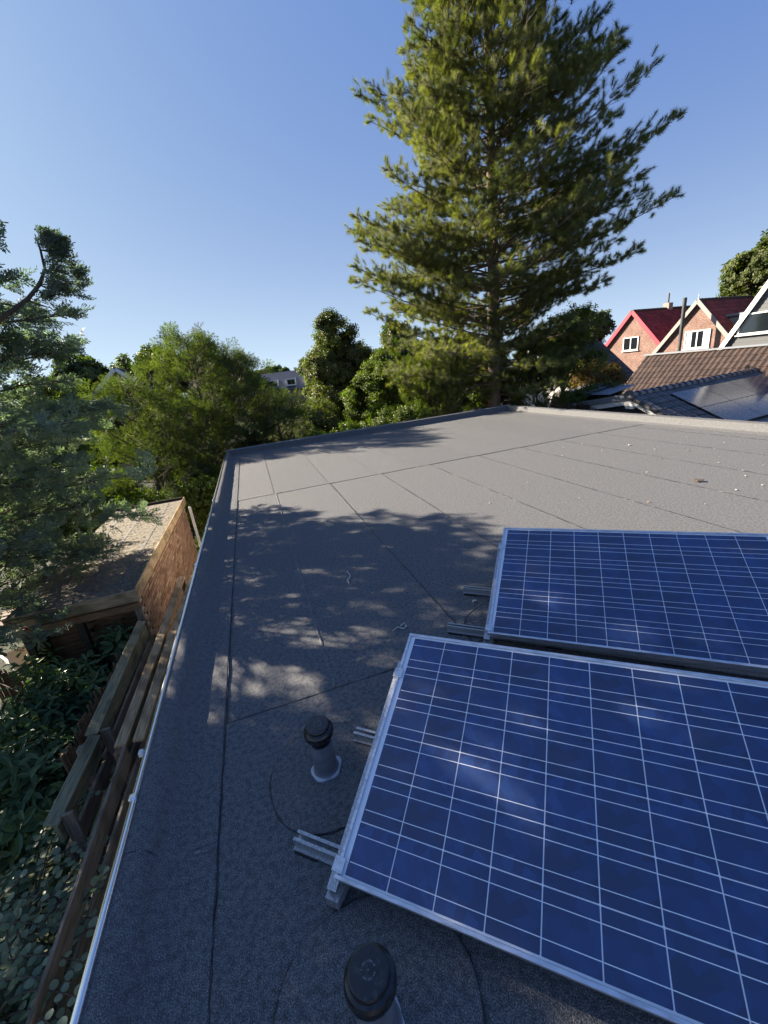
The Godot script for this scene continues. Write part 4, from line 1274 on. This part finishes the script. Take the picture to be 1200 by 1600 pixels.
func broadleaf(T: Node3D, p: Dictionary) -> void:
	rng.seed = p.seed
	var wood := MB.new()
	var lv := Leaves.new()
	var lobes: Array = p.lobes
	var th: float = p.trunk_h
	var tr: float = p.trunk
	if th > 0.0:
		var tk := MB.new()
		tk.tube([Vector3.ZERO, Vector3(0.03, th * 0.5, 0.02), Vector3(0, th, 0)], [tr * 1.2, tr, tr * 0.8], 8)
		mpart(T, "trunk", tk, MT.bark)
	for lb in lobes:
		var c: Vector3 = lb[0]
		var r: Vector3 = lb[1]
		var root := Vector3(0, th * 0.92, 0) if th > 0.0 else Vector3(c.x * 0.5, 0, c.z * 0.5)
		var mid := root.lerp(c, 0.5) + Vector3(rr(-0.1, 0.1), rr(0, 0.2), rr(-0.1, 0.1))
		wood.tube([root, mid, c], [tr * 0.55, tr * 0.35, tr * 0.2], 5, false)
		var n := int(p.clumps * (r.x * r.y + r.y * r.z + r.x * r.z) / 3.0)
		for k in n:
			var o := Vector3(rng.randfn(), rng.randfn(), rng.randfn()).normalized()
			var cc := c + o * r * rr(0.55, 1.0)
			if cc.y < p.get("floor", 0.1): continue
			if rng.randf() < 0.5: wood.tube([c.lerp(cc, 0.2), cc], [tr * 0.13, 0.004], 3, false)
			var tone := rr(0.0, 0.6)
			var cr: float = p.clump_r * rr(0.6, 1.2)
			for q in int(p.per * rr(0.6, 1.3)):
				var oo := Vector3(rng.randfn(), rng.randfn(), rng.randfn()).normalized()
				var pos := cc + oo * cr * pow(rng.randf(), 0.5) * Vector3(1, 0.75, 1)
				var dir: Vector3 = (o * 0.6 + oo * 0.7 + UP * p.get("up", 0.35))
				lv.add(pos, aim(dir, p.size * rr(0.7, 1.25)), tint(p.c1, p.c2, tone + rr(0.0, 0.4)))
	mpart(T, "branches", wood, MT.twig)
	stuff_copies(T, "crown", p.mesh, MT[p.mat], lv)

func E3(x: float, y: float, z: float) -> Vector3:
	return Vector3(x, y, z)

func build_trees() -> void:
	var tuft := pine_tuft()
	var yew := yew_sprig()
	var spray := cypress_spray()
	var beech := leaf_cluster(8, 0.085, 0.055, 1.0, 21)
	var bay := leaf_cluster(8, 0.14, 0.048, 1.2, 22)
	var far_leaf := leaf_cluster(9, 0.16, 0.11, 1.0, 23)
	# the tall pine
	var P := thing("pine_tree", "very tall pine with long needles standing beyond the far roof edge", "tree", E3(4.78, GROUND, -16.45))
	var asym := func(y: float, a: float) -> float:
		var right := cos(a) * 0.96 + sin(a) * 0.28
		var k := 1.0
		if y < 6.2 and right > 0.3: k = 0.62
		if y < 7.0 and sin(a) > 0.2 and absf(right) < 0.75: k = 0.16
		elif y < 9.0 and sin(a) > 0.45: k = 0.7
		if y > 6.2 and y < 9.0 and right > 0.5: k = 0.85
		return k
	conifer(P, {"seed": 101, "height": 22.5, "trunk": 0.31, "lean": Vector3(0.012, 0, 0), "first": 3.5, "gap": 0.42, "n": 8,
		"profile": [Vector2(3.5, 4.5), Vector2(5.5, 4.95), Vector2(8.0, 5.0), Vector2(9.5, 4.6), Vector2(11, 3.9), Vector2(13, 3.2), Vector2(15, 2.75), Vector2(18.5, 1.8), Vector2(22.5, 0.2)],
		"lmin": 0.7, "asym": asym, "rise": -0.02, "rise_var": 0.28, "rise_top": 0.45, "curve": 0.14, "bare": 0.26, "sec_gap": 0.155, "sec_max": 1.15, "tuft_gap": 0.16, "jit": 0.14, "up0": -0.1, "up1": 0.6, "rand": 0.7,
		"size": 1.35, "c1": E3(0.085, 0.108, 0.045), "c2": E3(0.26, 0.265, 0.108), "mesh": tuft, "mat": "needles", "brad": 0.028, "wood": "bark",
		"extra": [[9.4, 0.08, 5.8, 0.10, 0.22], [9.1, -0.05, 5.0, 0.1, 0.18], [7.6, 0.22, 5.7, 0.06, 0.18], [7.0, 0.1, 5.0, 0.0, 0.12], [8.3, 0.2, 4.8, 0.05, 0.16], [6.3, 0.0, 4.2, 0.05, 0.1], [5.1, 0.1, 3.8, 0.0, 0.12], [4.6, -0.3, 3.6, -0.05, 0.2], [4.2, 2.8, 4.2, 0.0, 0.1], [4.5, 3.4, 4.4, -0.05, 0.1], [5.0, 2.3, 4.3, -0.05, 0.1]]})
	# grey-green cypress at the left; its shade covers the near roof
	var C := thing("cypress_tree", "big grey-green cypress at the left edge overhanging the shed", "tree", E3(-6.3, GROUND, -4.9))
	conifer(C, {"seed": 202, "height": 8.9, "trunk": 0.20, "first": 2.1, "gap": 0.22, "n": 8,
		"profile": [Vector2(2.0, 2.3), Vector2(2.8, 2.9), Vector2(4.6, 2.9), Vector2(5.6, 2.6), Vector2(6.5, 1.95), Vector2(8.9, 0.2)],
		"lmin": 0.74, "rise": 0.25, "rise_top": 0.5, "curve": -0.30, "bare": 0.40, "sec_gap": 0.105, "sec_max": 0.58, "tuft_gap": 0.108, "jit": 0.065, "up0": -0.35, "up1": 0.5, "rand": 0.7, "brad": 0.02,
		"size": 1.05, "c1": E3(0.105, 0.14, 0.098), "c2": E3(0.28, 0.325, 0.235), "mesh": spray, "mat": "scales"})
	# its crooked side leader against the sky
	var lead := [E3(-4.6, 2.35, -4.95), E3(-4.1, 2.75, -5.2), E3(-3.8, 2.98, -5.39), E3(-3.67, 3.14, -5.49), E3(-3.58, 3.3, -5.54), E3(-3.57, 3.5, -5.56), E3(-3.58, 3.66, -5.57)]
	var wd := MB.new()
	var lv := Leaves.new()
	wd.tube(lead.map(func(q): return q - C.position), [0.035, 0.028, 0.024, 0.02, 0.016, 0.012, 0.005], 5)
	for i in 130:
		var k := pow(rng.randf(), 0.8)
		var idx := clampf(2.0 + k * 4.0, 0, 5.99)
		var at: Vector3 = lead[int(idx)].lerp(lead[int(idx) + 1], idx - int(idx)) - C.position
		var right := Vector3(0.72, 0, -0.25) * rr(0.0, 1.0) * (1.0 - k * 0.8) * 0.62
		var drop := -0.35 * right.length() * rr(-0.2, 1.2)
		lv.add(at + right + UP * (drop + rr(-0.05, 0.06)) + Vector3(0, 0, rr(-0.08, 0.08)), aim(right.normalized() + UP * rr(-0.4, 0.8) + Vector3(0.2, 0, 0), rr(0.6, 1.0)), tint(E3(0.08, 0.10, 0.075), E3(0.2, 0.23, 0.17), rng.randf()))
	for k in 9:
		var q: Vector3 = lead[2 + k % 4] - C.position
		wd.tube([q, q + Vector3(rr(0.1, 0.25), rr(-0.15, 0.02), rr(-0.12, 0.05))], [0.008, 0.003], 4, false)
	mpart(C, "side_leader", wd, MT.twig)
	stuff_copies(C, "leader_foliage", spray, MT.scales, lv)
	# feathery evergreens beyond the left corner
	var ev := [[-5.3, -13.4, 6.25, 1.75, "tallest of the dark feathery yews beyond the left corner of the roof"], [-6.9, -12.5, 5.1, 1.5, "dark feathery yew nearest the shed's far end"], [-4.3, -14.1, 5.8, 1.35, "dark feathery yew right of the tallest one at the roof corner"], [-3.3, -14.6, 4.3, 1.3, "rightmost of the dark feathery yews at the roof corner"], [-7.1, -15.0, 4.7, 1.5, "yellow-green feathery yew in front of the taupe gable"]]
	for i in ev.size():
		var e: Array = ev[i]
		var T := thing("yew_tree", e[4], "tree", E3(e[0], GROUND, e[1]), Basis(), "feathery evergreens beyond the left corner")
		conifer(T, {"seed": 300 + i, "height": e[2], "trunk": 0.12, "first": 0.4, "gap": 0.27, "n": 6, "profile": [Vector2(0.4, e[3]), Vector2(e[2] * 0.5, e[3]), Vector2(e[2] * 0.8, e[3] * 0.62), Vector2(e[2], 0.15)],
			"lmin": 0.45, "rise": 0.35, "rise_var": 0.3, "rise_top": 0.5, "curve": 0.08, "bare": 0.4, "sec_gap": 0.24, "sec_max": 0.5, "tuft_gap": 0.2, "jit": 0.05, "up0": -0.2, "up1": 0.8, "rand": 0.5,
			"size": 1.5, "c1": E3(0.042, 0.064, 0.03), "c2": E3(0.125, 0.16, 0.065) if i != 4 else E3(0.20, 0.22, 0.065), "mesh": yew, "mat": "needles"})
	# yew mound in front of the pine
	var Y := thing("yew_bush", "dark rounded yew bush left of the pine trunk at the roof edge", "bush", E3(3.0, GROUND, -16.3))
	conifer(Y, {"seed": 320, "height": 4.4, "trunk": 0.1, "first": 0.8, "gap": 0.2, "n": 8, "profile": [Vector2(0.4, 1.4), Vector2(3.2, 1.5), Vector2(3.9, 1.1), Vector2(4.4, 0.5)],
		"lmin": 0.6, "rise": 0.35, "rise_top": 0.5, "curve": 0.15, "bare": 0.35, "sec_gap": 0.14, "sec_max": 0.45, "tuft_gap": 0.15, "jit": 0.05, "up0": 0.4, "up1": 1.4, "rand": 0.35,
		"size": 0.95, "c1": E3(0.04, 0.065, 0.02), "c2": E3(0.15, 0.18, 0.045), "mesh": yew, "mat": "needles"})
	Y.position.x = 2.45
	# small pine-like bush right of the trunk
	var S := thing("dwarf_pine", "low bushy pine right of the tall pine's trunk", "bush", E3(6.35, GROUND, -16.0))
	conifer(S, {"seed": 330, "height": 4.15, "trunk": 0.08, "first": 1.4, "gap": 0.26, "n": 7, "profile": [Vector2(1, 1.2), Vector2(3.0, 1.4), Vector2(3.8, 0.9), Vector2(4.2, 0.4)],
		"lmin": 0.6, "rise": 0.3, "rise_top": 0.4, "curve": 0.15, "bare": 0.35, "sec_gap": 0.2, "sec_max": 0.5, "tuft_gap": 0.17, "jit": 0.05, "up0": 0.4, "up1": 1.2,
		"size": 1.05, "c1": E3(0.062, 0.090, 0.026), "c2": E3(0.17, 0.19, 0.05), "mesh": tuft, "mat": "needles"})
	# leafy trees and shrubs: [x, z, lobes, label, c1, c2, size, clumps, per, trunk height, mesh]
	var g1 := E3(0.065, 0.09, 0.022)
	var g2 := E3(0.16, 0.18, 0.045)
	var br := E3(0.24, 0.215, 0.085)
	var yg := E3(0.21, 0.24, 0.045)
	var list := [
		["leafy_tree", -1.3, -20.6, [[E3(0, 6.3, 0), E3(0.9, 1.1, 0.9)], [E3(-0.5, 5.1, 0.2), E3(1.15, 1.1, 1.1)], [E3(0.6, 5.2, 0), E3(1.1, 1.0, 1.0)], [E3(0, 4.0, 0.3), E3(1.6, 1.2, 1.4)], [E3(-0.6, 2.6, 0.3), E3(1.6, 1.2, 1.4)]], "pointed olive-green leafy tree left of the pine", g1, br, 1.25, 62, 26, 3.2, beech, "tree"],
		["leafy_tree", 0.75, -18.3, [[E3(0, 4.4, 0), E3(1.1, 0.95, 1.0)], [E3(-0.7, 3.6, 0.2), E3(1.1, 1.0, 1.0)], [E3(0.6, 3.4, 0.2), E3(1.2, 1.0, 1.0)], [E3(0, 2.4, 0.4), E3(1.4, 1.0, 1.1)]], "bright green leafy tree between the olive tree and the yew bush", g1, yg, 1.15, 62, 24, 2.2, beech, "tree"],
		["leafy_tree", -2.9, -17.6, [[E3(0.5, 3.3, 0), E3(0.8, 0.8, 0.8)], [E3(0.6, 2.5, 0.2), E3(1.0, 1.0, 1.0)], [E3(-0.6, 2.2, 0), E3(1.0, 0.9, 1.0)]], "brownish green leafy tree in front of the far terrace", g1, br, 1.1, 60, 24, 1.8, beech, "tree"],
		["leafy_bush", -1.0, -15.2, [[E3(0, 2.4, 0), E3(0.8, 0.7, 0.7)], [E3(1.0, 2.3, -0.2), E3(0.9, 0.8, 0.7)], [E3(-0.9, 2.1, 0.1), E3(0.8, 0.8, 0.7)]], "low yellow-green shrub row just behind the far roof edge", g1, yg, 1.0, 80, 22, 0.0, beech, "bush"],
		["leafy_bush", 1.6, -15.3, [[E3(0, 2.7, 0), E3(0.9, 0.8, 0.7)], [E3(-0.9, 2.6, 0.0), E3(0.8, 0.7, 0.7)]], "round green shrub between the yellow-green row and the yew bush", g1, g2, 1.0, 80, 22, 0.0, beech, "bush"],
		["leafy_tree", 8.0, -17.4, [[E3(0, 5.3, 0), E3(0.8, 0.9, 0.7)], [E3(-0.6, 4.3, 0.2), E3(1.0, 0.8, 0.8)], [E3(0.6, 4.3, -0.1), E3(1.0, 0.8, 0.8)], [E3(0.9, 5.6, 0), E3(0.5, 0.7, 0.5)]], "thin airy leafy tree in front of the pale house", g1, g2, 1.1, 34, 16, 3.4, beech, "tree"],
		["leafy_bush", 8.3, -15.7, [[E3(0.1, 2.5, -0.9), E3(1.0, 0.7, 0.7)], [E3(1.0, 2.6, -1.3), E3(0.9, 0.6, 0.7)]], "dark green hedge bush left of the corrugated lean-to", g1, g2, 1.05, 80, 24, 0.0, beech, "bush"],
		["rust_bush", 9.7, -18.6, [[E3(0, 3.5, 0), E3(0.9, 0.6, 0.8)], [E3(0.7, 3.3, 0), E3(0.9, 0.6, 0.8)]], "rust and yellow tinged bush below the red-trimmed gable", E3(0.14, 0.075, 0.03), E3(0.22, 0.15, 0.05), 1.0, 80, 20, 0.0, beech, "bush"],
		["brown_bush", 6.5, -14.3, [[E3(-0.2, 2.45, -0.3), E3(0.9, 0.5, 0.5)], [E3(-1.0, 2.5, -0.5), E3(0.8, 0.5, 0.5)], [E3(0.7, 2.3, -0.5), E3(0.7, 0.45, 0.5)]], "low brownish hedge behind the right end of the far roof edge", E3(0.05, 0.045, 0.02), E3(0.15, 0.10, 0.05), 0.85, 90, 22, 0.0, beech, "bush"],
		["rust_bush", 5.6, -17.6, [[E3(0, 3.0, 0), E3(0.7, 0.9, 0.6)]], "small rust-red bush just right of the pine trunk", E3(0.16, 0.06, 0.03), E3(0.28, 0.13, 0.06), 0.9, 80, 20, 0.0, beech, "bush"],
		["ivy_bush", -6.6, -11.6, [[E3(0, 1.7, 0), E3(1.2, 0.5, 0.5)], [E3(1.1, 1.7, 0.2), E3(0.8, 0.45, 0.5)], [E3(-1.2, 1.8, 0), E3(1.0, 0.5, 0.5)]], "bright yellow-green climber behind the shed roof", E3(0.10, 0.14, 0.02), E3(0.26, 0.30, 0.05), 0.9, 110, 22, 0.0, beech, "bush"],
		["leafy_bush", -4.9, -11.4, [[E3(0, 1.7, 0), E3(0.5, 0.8, 0.6)], [E3(0.2, 0.9, 0.8), E3(0.4, 0.6, 0.6)]], "small green shrub in the gap between shed and roof corner", g1, yg, 0.8, 110, 20, 0.0, beech, "bush"],
		["laurel_bush", -4.55, -4.15, [[E3(0.1, 1.0, 0), E3(0.75, 0.75, 0.7)], [E3(-0.6, 0.3, 0.5), E3(0.7, 0.3, 0.4)], [E3(0.4, 1.0, -0.7), E3(0.6, 0.8, 0.6)]], "dark glossy laurel bush between the stick screen and mossy fence", E3(0.06, 0.10, 0.042), E3(0.16, 0.22, 0.085), 1.0, 95, 13, 0.0, bay, "bush"],
		["laurel_bush", -3.85, -3.05, [[E3(0, 0.9, 0), E3(0.75, 0.75, 0.6)], [E3(-0.8, 0.8, 0.1), E3(0.8, 0.7, 0.6)]], "dark glossy laurel bush behind the round-leaved shrub", E3(0.06, 0.10, 0.042), E3(0.16, 0.22, 0.085), 1.0, 95, 13, 0.0, bay, "bush"],
		["leafy_bush", -11.0, -12.2, [[E3(0, 2.2, 0), E3(1.6, 1.4, 1.2)], [E3(1.8, 1.8, -0.3), E3(1.4, 1.2, 1.1)], [E3(-1.9, 2.2, 0.2), E3(1.5, 1.4, 1.2)]], "green hedge mass behind the cypress, left of the yellow-green climber", g1, g2, 1.3, 45, 22, 0.0, beech, "bush"],
		["leafy_tree", -12.6, -17.0, [[E3(0, 4.6, 0), E3(1.6, 1.3, 1.4)], [E3(-1.4, 3.6, 0), E3(1.5, 1.3, 1.3)], [E3(1.3, 3.4, 0.2), E3(1.5, 1.3, 1.3)], [E3(0, 2.2, 0.3), E3(2.0, 1.3, 1.5)]], "leafy tree seen through the cypress boughs", g1, g2, 1.4, 40, 22, 2.4, beech, "tree"],
		["leafy_tree", -10.0, -18.5, [[E3(0, 4.3, 0), E3(1.3, 1.2, 1.2)], [E3(-0.9, 3.2, 0), E3(1.3, 1.2, 1.2)], [E3(0.9, 2.6, 0.2), E3(1.2, 1.2, 1.2)]], "yellowish leafy tree just left of the taupe gable", g1, yg, 1.3, 40, 20, 2.2, beech, "tree"],
		["laurel_bush", -7.9, -5.5, [[E3(0, 0.35, 0), E3(0.6, 0.3, 0.5)]], "low dark shrub left of the white chair", E3(0.06, 0.10, 0.042), E3(0.16, 0.22, 0.085), 0.9, 60, 10, 0.0, bay, "bush"],
	]
	for i in list.size():
		var e: Array = list[i]
		var T := thing(e[0], e[4], e[12], E3(e[1], GROUND, e[2]))
		broadleaf(T, {"seed": 400 + i, "lobes": e[3], "c1": e[5], "c2": e[6], "size": e[7], "clumps": e[8], "per": e[9], "trunk_h": e[10], "trunk": 0.10, "clump_r": 0.24, "mesh": e[11], "mat": "glossy" if e[0] == "laurel_bush" else "leaves"})
	# trees in the distance: [x, z, top above ground, width, label]
	var far := [
		[-17.5, -36, 9.2, 3.2, "far tree with an airy crown left of the taupe gable"], [-14.0, -38, 9.0, 3.0, "far airy tree right behind the taupe gable"], [-21.5, -33, 9.0, 3.2, "far tree showing above the cypress"],
		[-13.5, -44, 7.6, 3.4, "far green tree behind the yews"], [-16.5, -74, 8.6, 4.0, "distant tree behind the far terrace, left one"], [-10.0, -78, 9.2, 4.2, "distant tree behind the far terrace, right one"], [-3.0, -50, 7.2, 3.2, "far tree right of the far terrace"],
		[2.5, -30, 7.5, 2.8, "leafy tree behind the pine's lower left boughs"], [5.5, -33, 7.0, 3.0, "leafy tree behind the pine trunk"], [-1.0, -34, 7.0, 3.0, "leafy tree behind the pointed olive tree"],
		[20.5, -41, 8.6, 2.6, "round tree beyond the red-trimmed gable"], [30.3, -31, 12.2, 4.8, "tree crown above the roofs at the right edge"], [15.5, -38, 7.2, 2.8, "tree between the pine and the red-trimmed gable"], [9.0, -36, 7.5, 3.0, "leafy tree behind the pale house"], [25.0, -38, 7.0, 2.5, "tree top between the two brick gables"]]
	for i in far.size():
		var e: Array = far[i]
		rng.seed = 900 + i
		var w: float = e[3]
		var h: float = e[2]
		var lobes := []
		for k in 7:
			var a := TAU * k / 6.0
			var rad := w * (0.45 if k < 6 else 0.0)
			lobes.append([E3(cos(a) * rad + rr(-0.3, 0.3), h - w * (0.75 if k < 6 else 0.42) - rr(0, w * 0.35), sin(a) * rad), E3(w * 0.42, w * 0.42, w * 0.42)])
		lobes.append([E3(0, h * 0.35, 0), E3(w * 0.6, h * 0.3, w * 0.6)])
		var T := thing("background_tree", e[4], "tree", E3(e[0], GROUND, e[1]), Basis(), "trees in the background")
		broadleaf(T, {"seed": 950 + i, "lobes": lobes, "c1": E3(0.065, 0.085, 0.032), "c2": E3(0.15, 0.165, 0.06), "size": 1.6, "clumps": 17, "per": 16, "trunk_h": h * 0.4, "trunk": 0.16, "clump_r": 0.5, "mesh": far_leaf, "mat": "leaves"})

func build_round_leaf_shrub() -> void:
	# arching stems with pairs of small round leaves; the nearest leaves are single parts
	rng.seed = 77
	var S := thing("round_leaved_shrub", "grey-green shrub with pale-edged round leaves beside the near fence", "bush", RL(-1.45, GROUND, 1.85))
	var lf := MB.new()
	var rim := []
	for k in 9:
		var a := TAU * k / 9.0
		rim.append(Vector3(sin(a) * 0.5, 0.05 * cos(2 * a), 0.5 + cos(a) * 0.52))
	for k in 9: lf.tri(Vector3(0, -0.03, 0.5), rim[k], rim[(k + 1) % 9])
	var leaf := lf.mesh()
	for k in 4:
		var m := mat("round_leaf_%d" % k, [lin(0.10, 0.145, 0.075), lin(0.16, 0.20, 0.115), lin(0.22, 0.255, 0.14), lin(0.32, 0.32, 0.15)][k], 0.42)
		m.backlight_enabled = true
		m.backlight = Color(0.3, 0.35, 0.12)
	var wood := MB.new()
	var all := []
	for i in 360:
		var a := rr(0, TAU)
		var r0 := rr(0.0, 0.55)
		var p := Vector3(cos(a) * r0, rr(0.7, 1.65), sin(a) * r0)
		var out := Vector3(cos(a), 0, sin(a))
		if i % 2 == 0: out = Vector3(rr(0.6, 1.0), 0, rr(-0.6, 1.0)).normalized()
		var vel := out * rr(0.5, 1.0) + UP * rr(0.7, 1.5)
		var pts := [p]
		var rad := [0.007]
		var L := rr(0.7, 1.35)
		var n := 14
		for k in n:
			p += vel.normalized() * L / n
			vel += UP * -0.17
			p.x = minf(p.x, 0.98)
			pts.append(p); rad.append(lerpf(0.006, 0.002, float(k) / n))
			if k > 2:
				for sg in [-1.0, 1.0]:
					var side: Vector3 = vel.normalized().cross(UP).normalized() * sg
					var d: Vector3 = (side * 0.8 + vel.normalized() * 0.5 + UP * rr(-0.1, 0.3)).normalized()
					var up := (UP + Vector3(rr(-0.5, 0.5), 0, rr(-0.5, 0.5)) + out * 0.3).normalized()
					var x := up.cross(d).normalized()
					var sc := rr(0.038, 0.060) * (1.0 - 0.3 * float(k) / n)
					all.append(Transform3D(Basis(x * sc, d.cross(x) * sc, d * sc), p + d * 0.006))
		wood.tube(pts, rad, 4, false)
	var eye := Vector3(2.86, 4.75, 1.44)
	all.sort_custom(func(u, v): return u.origin.distance_squared_to(eye) < v.origin.distance_squared_to(eye))
	var lv := Leaves.new()
	for i in all.size():
		if i < 300: part(S, "leaf", leaf, MT["round_leaf_%d" % [0, 0, 1, 1, 2, 3][rng.randi_range(0, 5)]], all[i])
		else: lv.add(all[i].origin, all[i].basis, tint(E3(0.09, 0.135, 0.068), E3(0.25, 0.27, 0.15), rng.randf()))
	mpart(S, "stems", wood, MT.twig)
	stuff_copies(S, "foliage", leaf, MT.glossy, lv)
	# weed in the fence
	var W := thing("fence_weed", "small green weed sprouting from the board fence", "plant", RL(-0.66, -1.65, 2.75))
	var ws := Leaves.new()
	for k in 60: ws.add(Vector3(rr(-0.05, 0.07), rr(0.0, 0.32), rr(-0.08, 0.08)), aim(Vector3(rr(-1, 1), 1, rr(-1, 1)), rr(0.35, 0.6)), tint(E3(0.05, 0.09, 0.02), E3(0.13, 0.18, 0.04), rng.randf()))
	var st := MB.new()
	st.tube([Vector3(0, -0.3, 0), Vector3(0.02, 0.3, 0)], [0.008, 0.004], 5)
	mpart(W, "stem", st, MT.twig)
	stuff_copies(W, "foliage", leaf_cluster(6, 0.09, 0.05, 1.0, 31), MT.leaves, ws)

func clear_sky(sun: Vector3, exposure: float) -> ImageTexture:
	# clear late-afternoon air: pale towards the horizon and around the sun, deep blue opposite
	var w := 256
	var h := 128
	var im := Image.create(w, h, false, Image.FORMAT_RGBF)
	for j in h:
		var th := (j + 0.5) / h * PI
		for i in w:
			var ph := (i + 0.5) / w * TAU
			var d := Vector3(sin(ph) * sin(th), cos(th), -cos(ph) * sin(th))
			var k := exp(-maxf(d.y, 0.0) / 0.22)
			var c := Vector3(0.058, 0.172, 0.56).lerp(Vector3(0.66, 0.84, 1.02), k)
			var g := exp(-rad_to_deg(d.angle_to(sun)) / 27.0)
			c += Vector3(0.70, 0.82, 0.60) * g
			c /= exposure
			im.set_pixel(i, j, Color(c.x, c.y, c.z))
	return ImageTexture.create_from_image(im)

func _ready() -> void:
	rng.seed = 1
	# camera
	var cam := Camera3D.new()
	cam.name = "camera"
	cam.fov = 103.017
	cam.near = 0.05
	cam.far = 900.0
	add_child(cam)
	cam.transform = Transform3D(Basis(Vector3(0.99297, -0.11195, 0.03855), Vector3(0.1184, 0.93887, -0.32328), Vector3(0.0, 0.32557, 0.94552)).orthonormalized(), Vector3(0, 1.75, 0))
	cam.current = true
	# sky
	var env := Environment.new()
	env.background_mode = Environment.BG_SKY
	env.tonemap_mode = Environment.TONE_MAPPER_LINEAR
	env.tonemap_exposure = EXPOSURE
	env.sdfgi_enabled = true
	env.ssao_enabled = true
	env.ssil_enabled = true
	var sky := Sky.new()
	var sm := PanoramaSkyMaterial.new()
	sm.panorama = clear_sky(SUN_DIR, EXPOSURE)
	sky.sky_material = sm
	env.sky = sky
	var we := WorldEnvironment.new()
	we.name = "world_environment"
	we.environment = env
	add_child(we)
	# sun, low at the left
	var sun := DirectionalLight3D.new()
	sun.name = "sun"
	sun.light_energy = 1.6
	sun.light_color = Color(1.0, 0.945, 0.865)
	sun.light_angular_distance = 0.5
	sun.shadow_enabled = true
	add_child(sun)
	sun.look_at_from_position(SUN_DIR * 30.0, Vector3.ZERO, UP)
	make_materials()
	# setting
	var gm := PlaneMesh.new()
	gm.size = Vector2(900, 900)
	struct("ground", gm, MT.soil, Transform3D(Basis(), Vector3(0, GROUND, 0)))
	build_roof()
	build_neighbours()
	build_shed()
	build_fences()
	build_chair()
	# solar panels and their frames
	var pb := Basis(Vector3(0.9096, 0.0176, 0.4152), Vector3(-0.1578, 0.9389, 0.3058), Vector3(-0.3844, -0.3437, 0.8568)).orthonormalized()
	var pa := Vector3(0.0799, 0.4585, -1.7439)
	var pc := Vector3(0.9567, 0.4601, -2.966)
	solar_panel("nearer blue solar panel, its lower left corner in the foreground", pa, pb)
	solar_panel("farther blue solar panel, behind the nearer one", pc, pb)
	panel_mount("metal frame and rails under the nearer solar panel", pa, pb, Vector3(-0.278, 0, -1.60), Vector3(-0.50, 0, -1.13))
	panel_mount("metal frame and rails under the farther solar panel", pc, pb, Vector3(0.56, 0, -2.86), Vector3(0.345, 0, -2.39))
	vent_pipe("black capped grey vent pipe left of the nearer panel", Vector3(-0.412, 0.017, -1.437), 1.0, 0.3)
	vent_pipe("black capped vent pipe at the bottom edge, closest to the camera", Vector3(-0.180, 0.021, -0.612), 1.04, 1.9)
	build_roof_litter()
	build_round_leaf_shrub()
	build_trees()
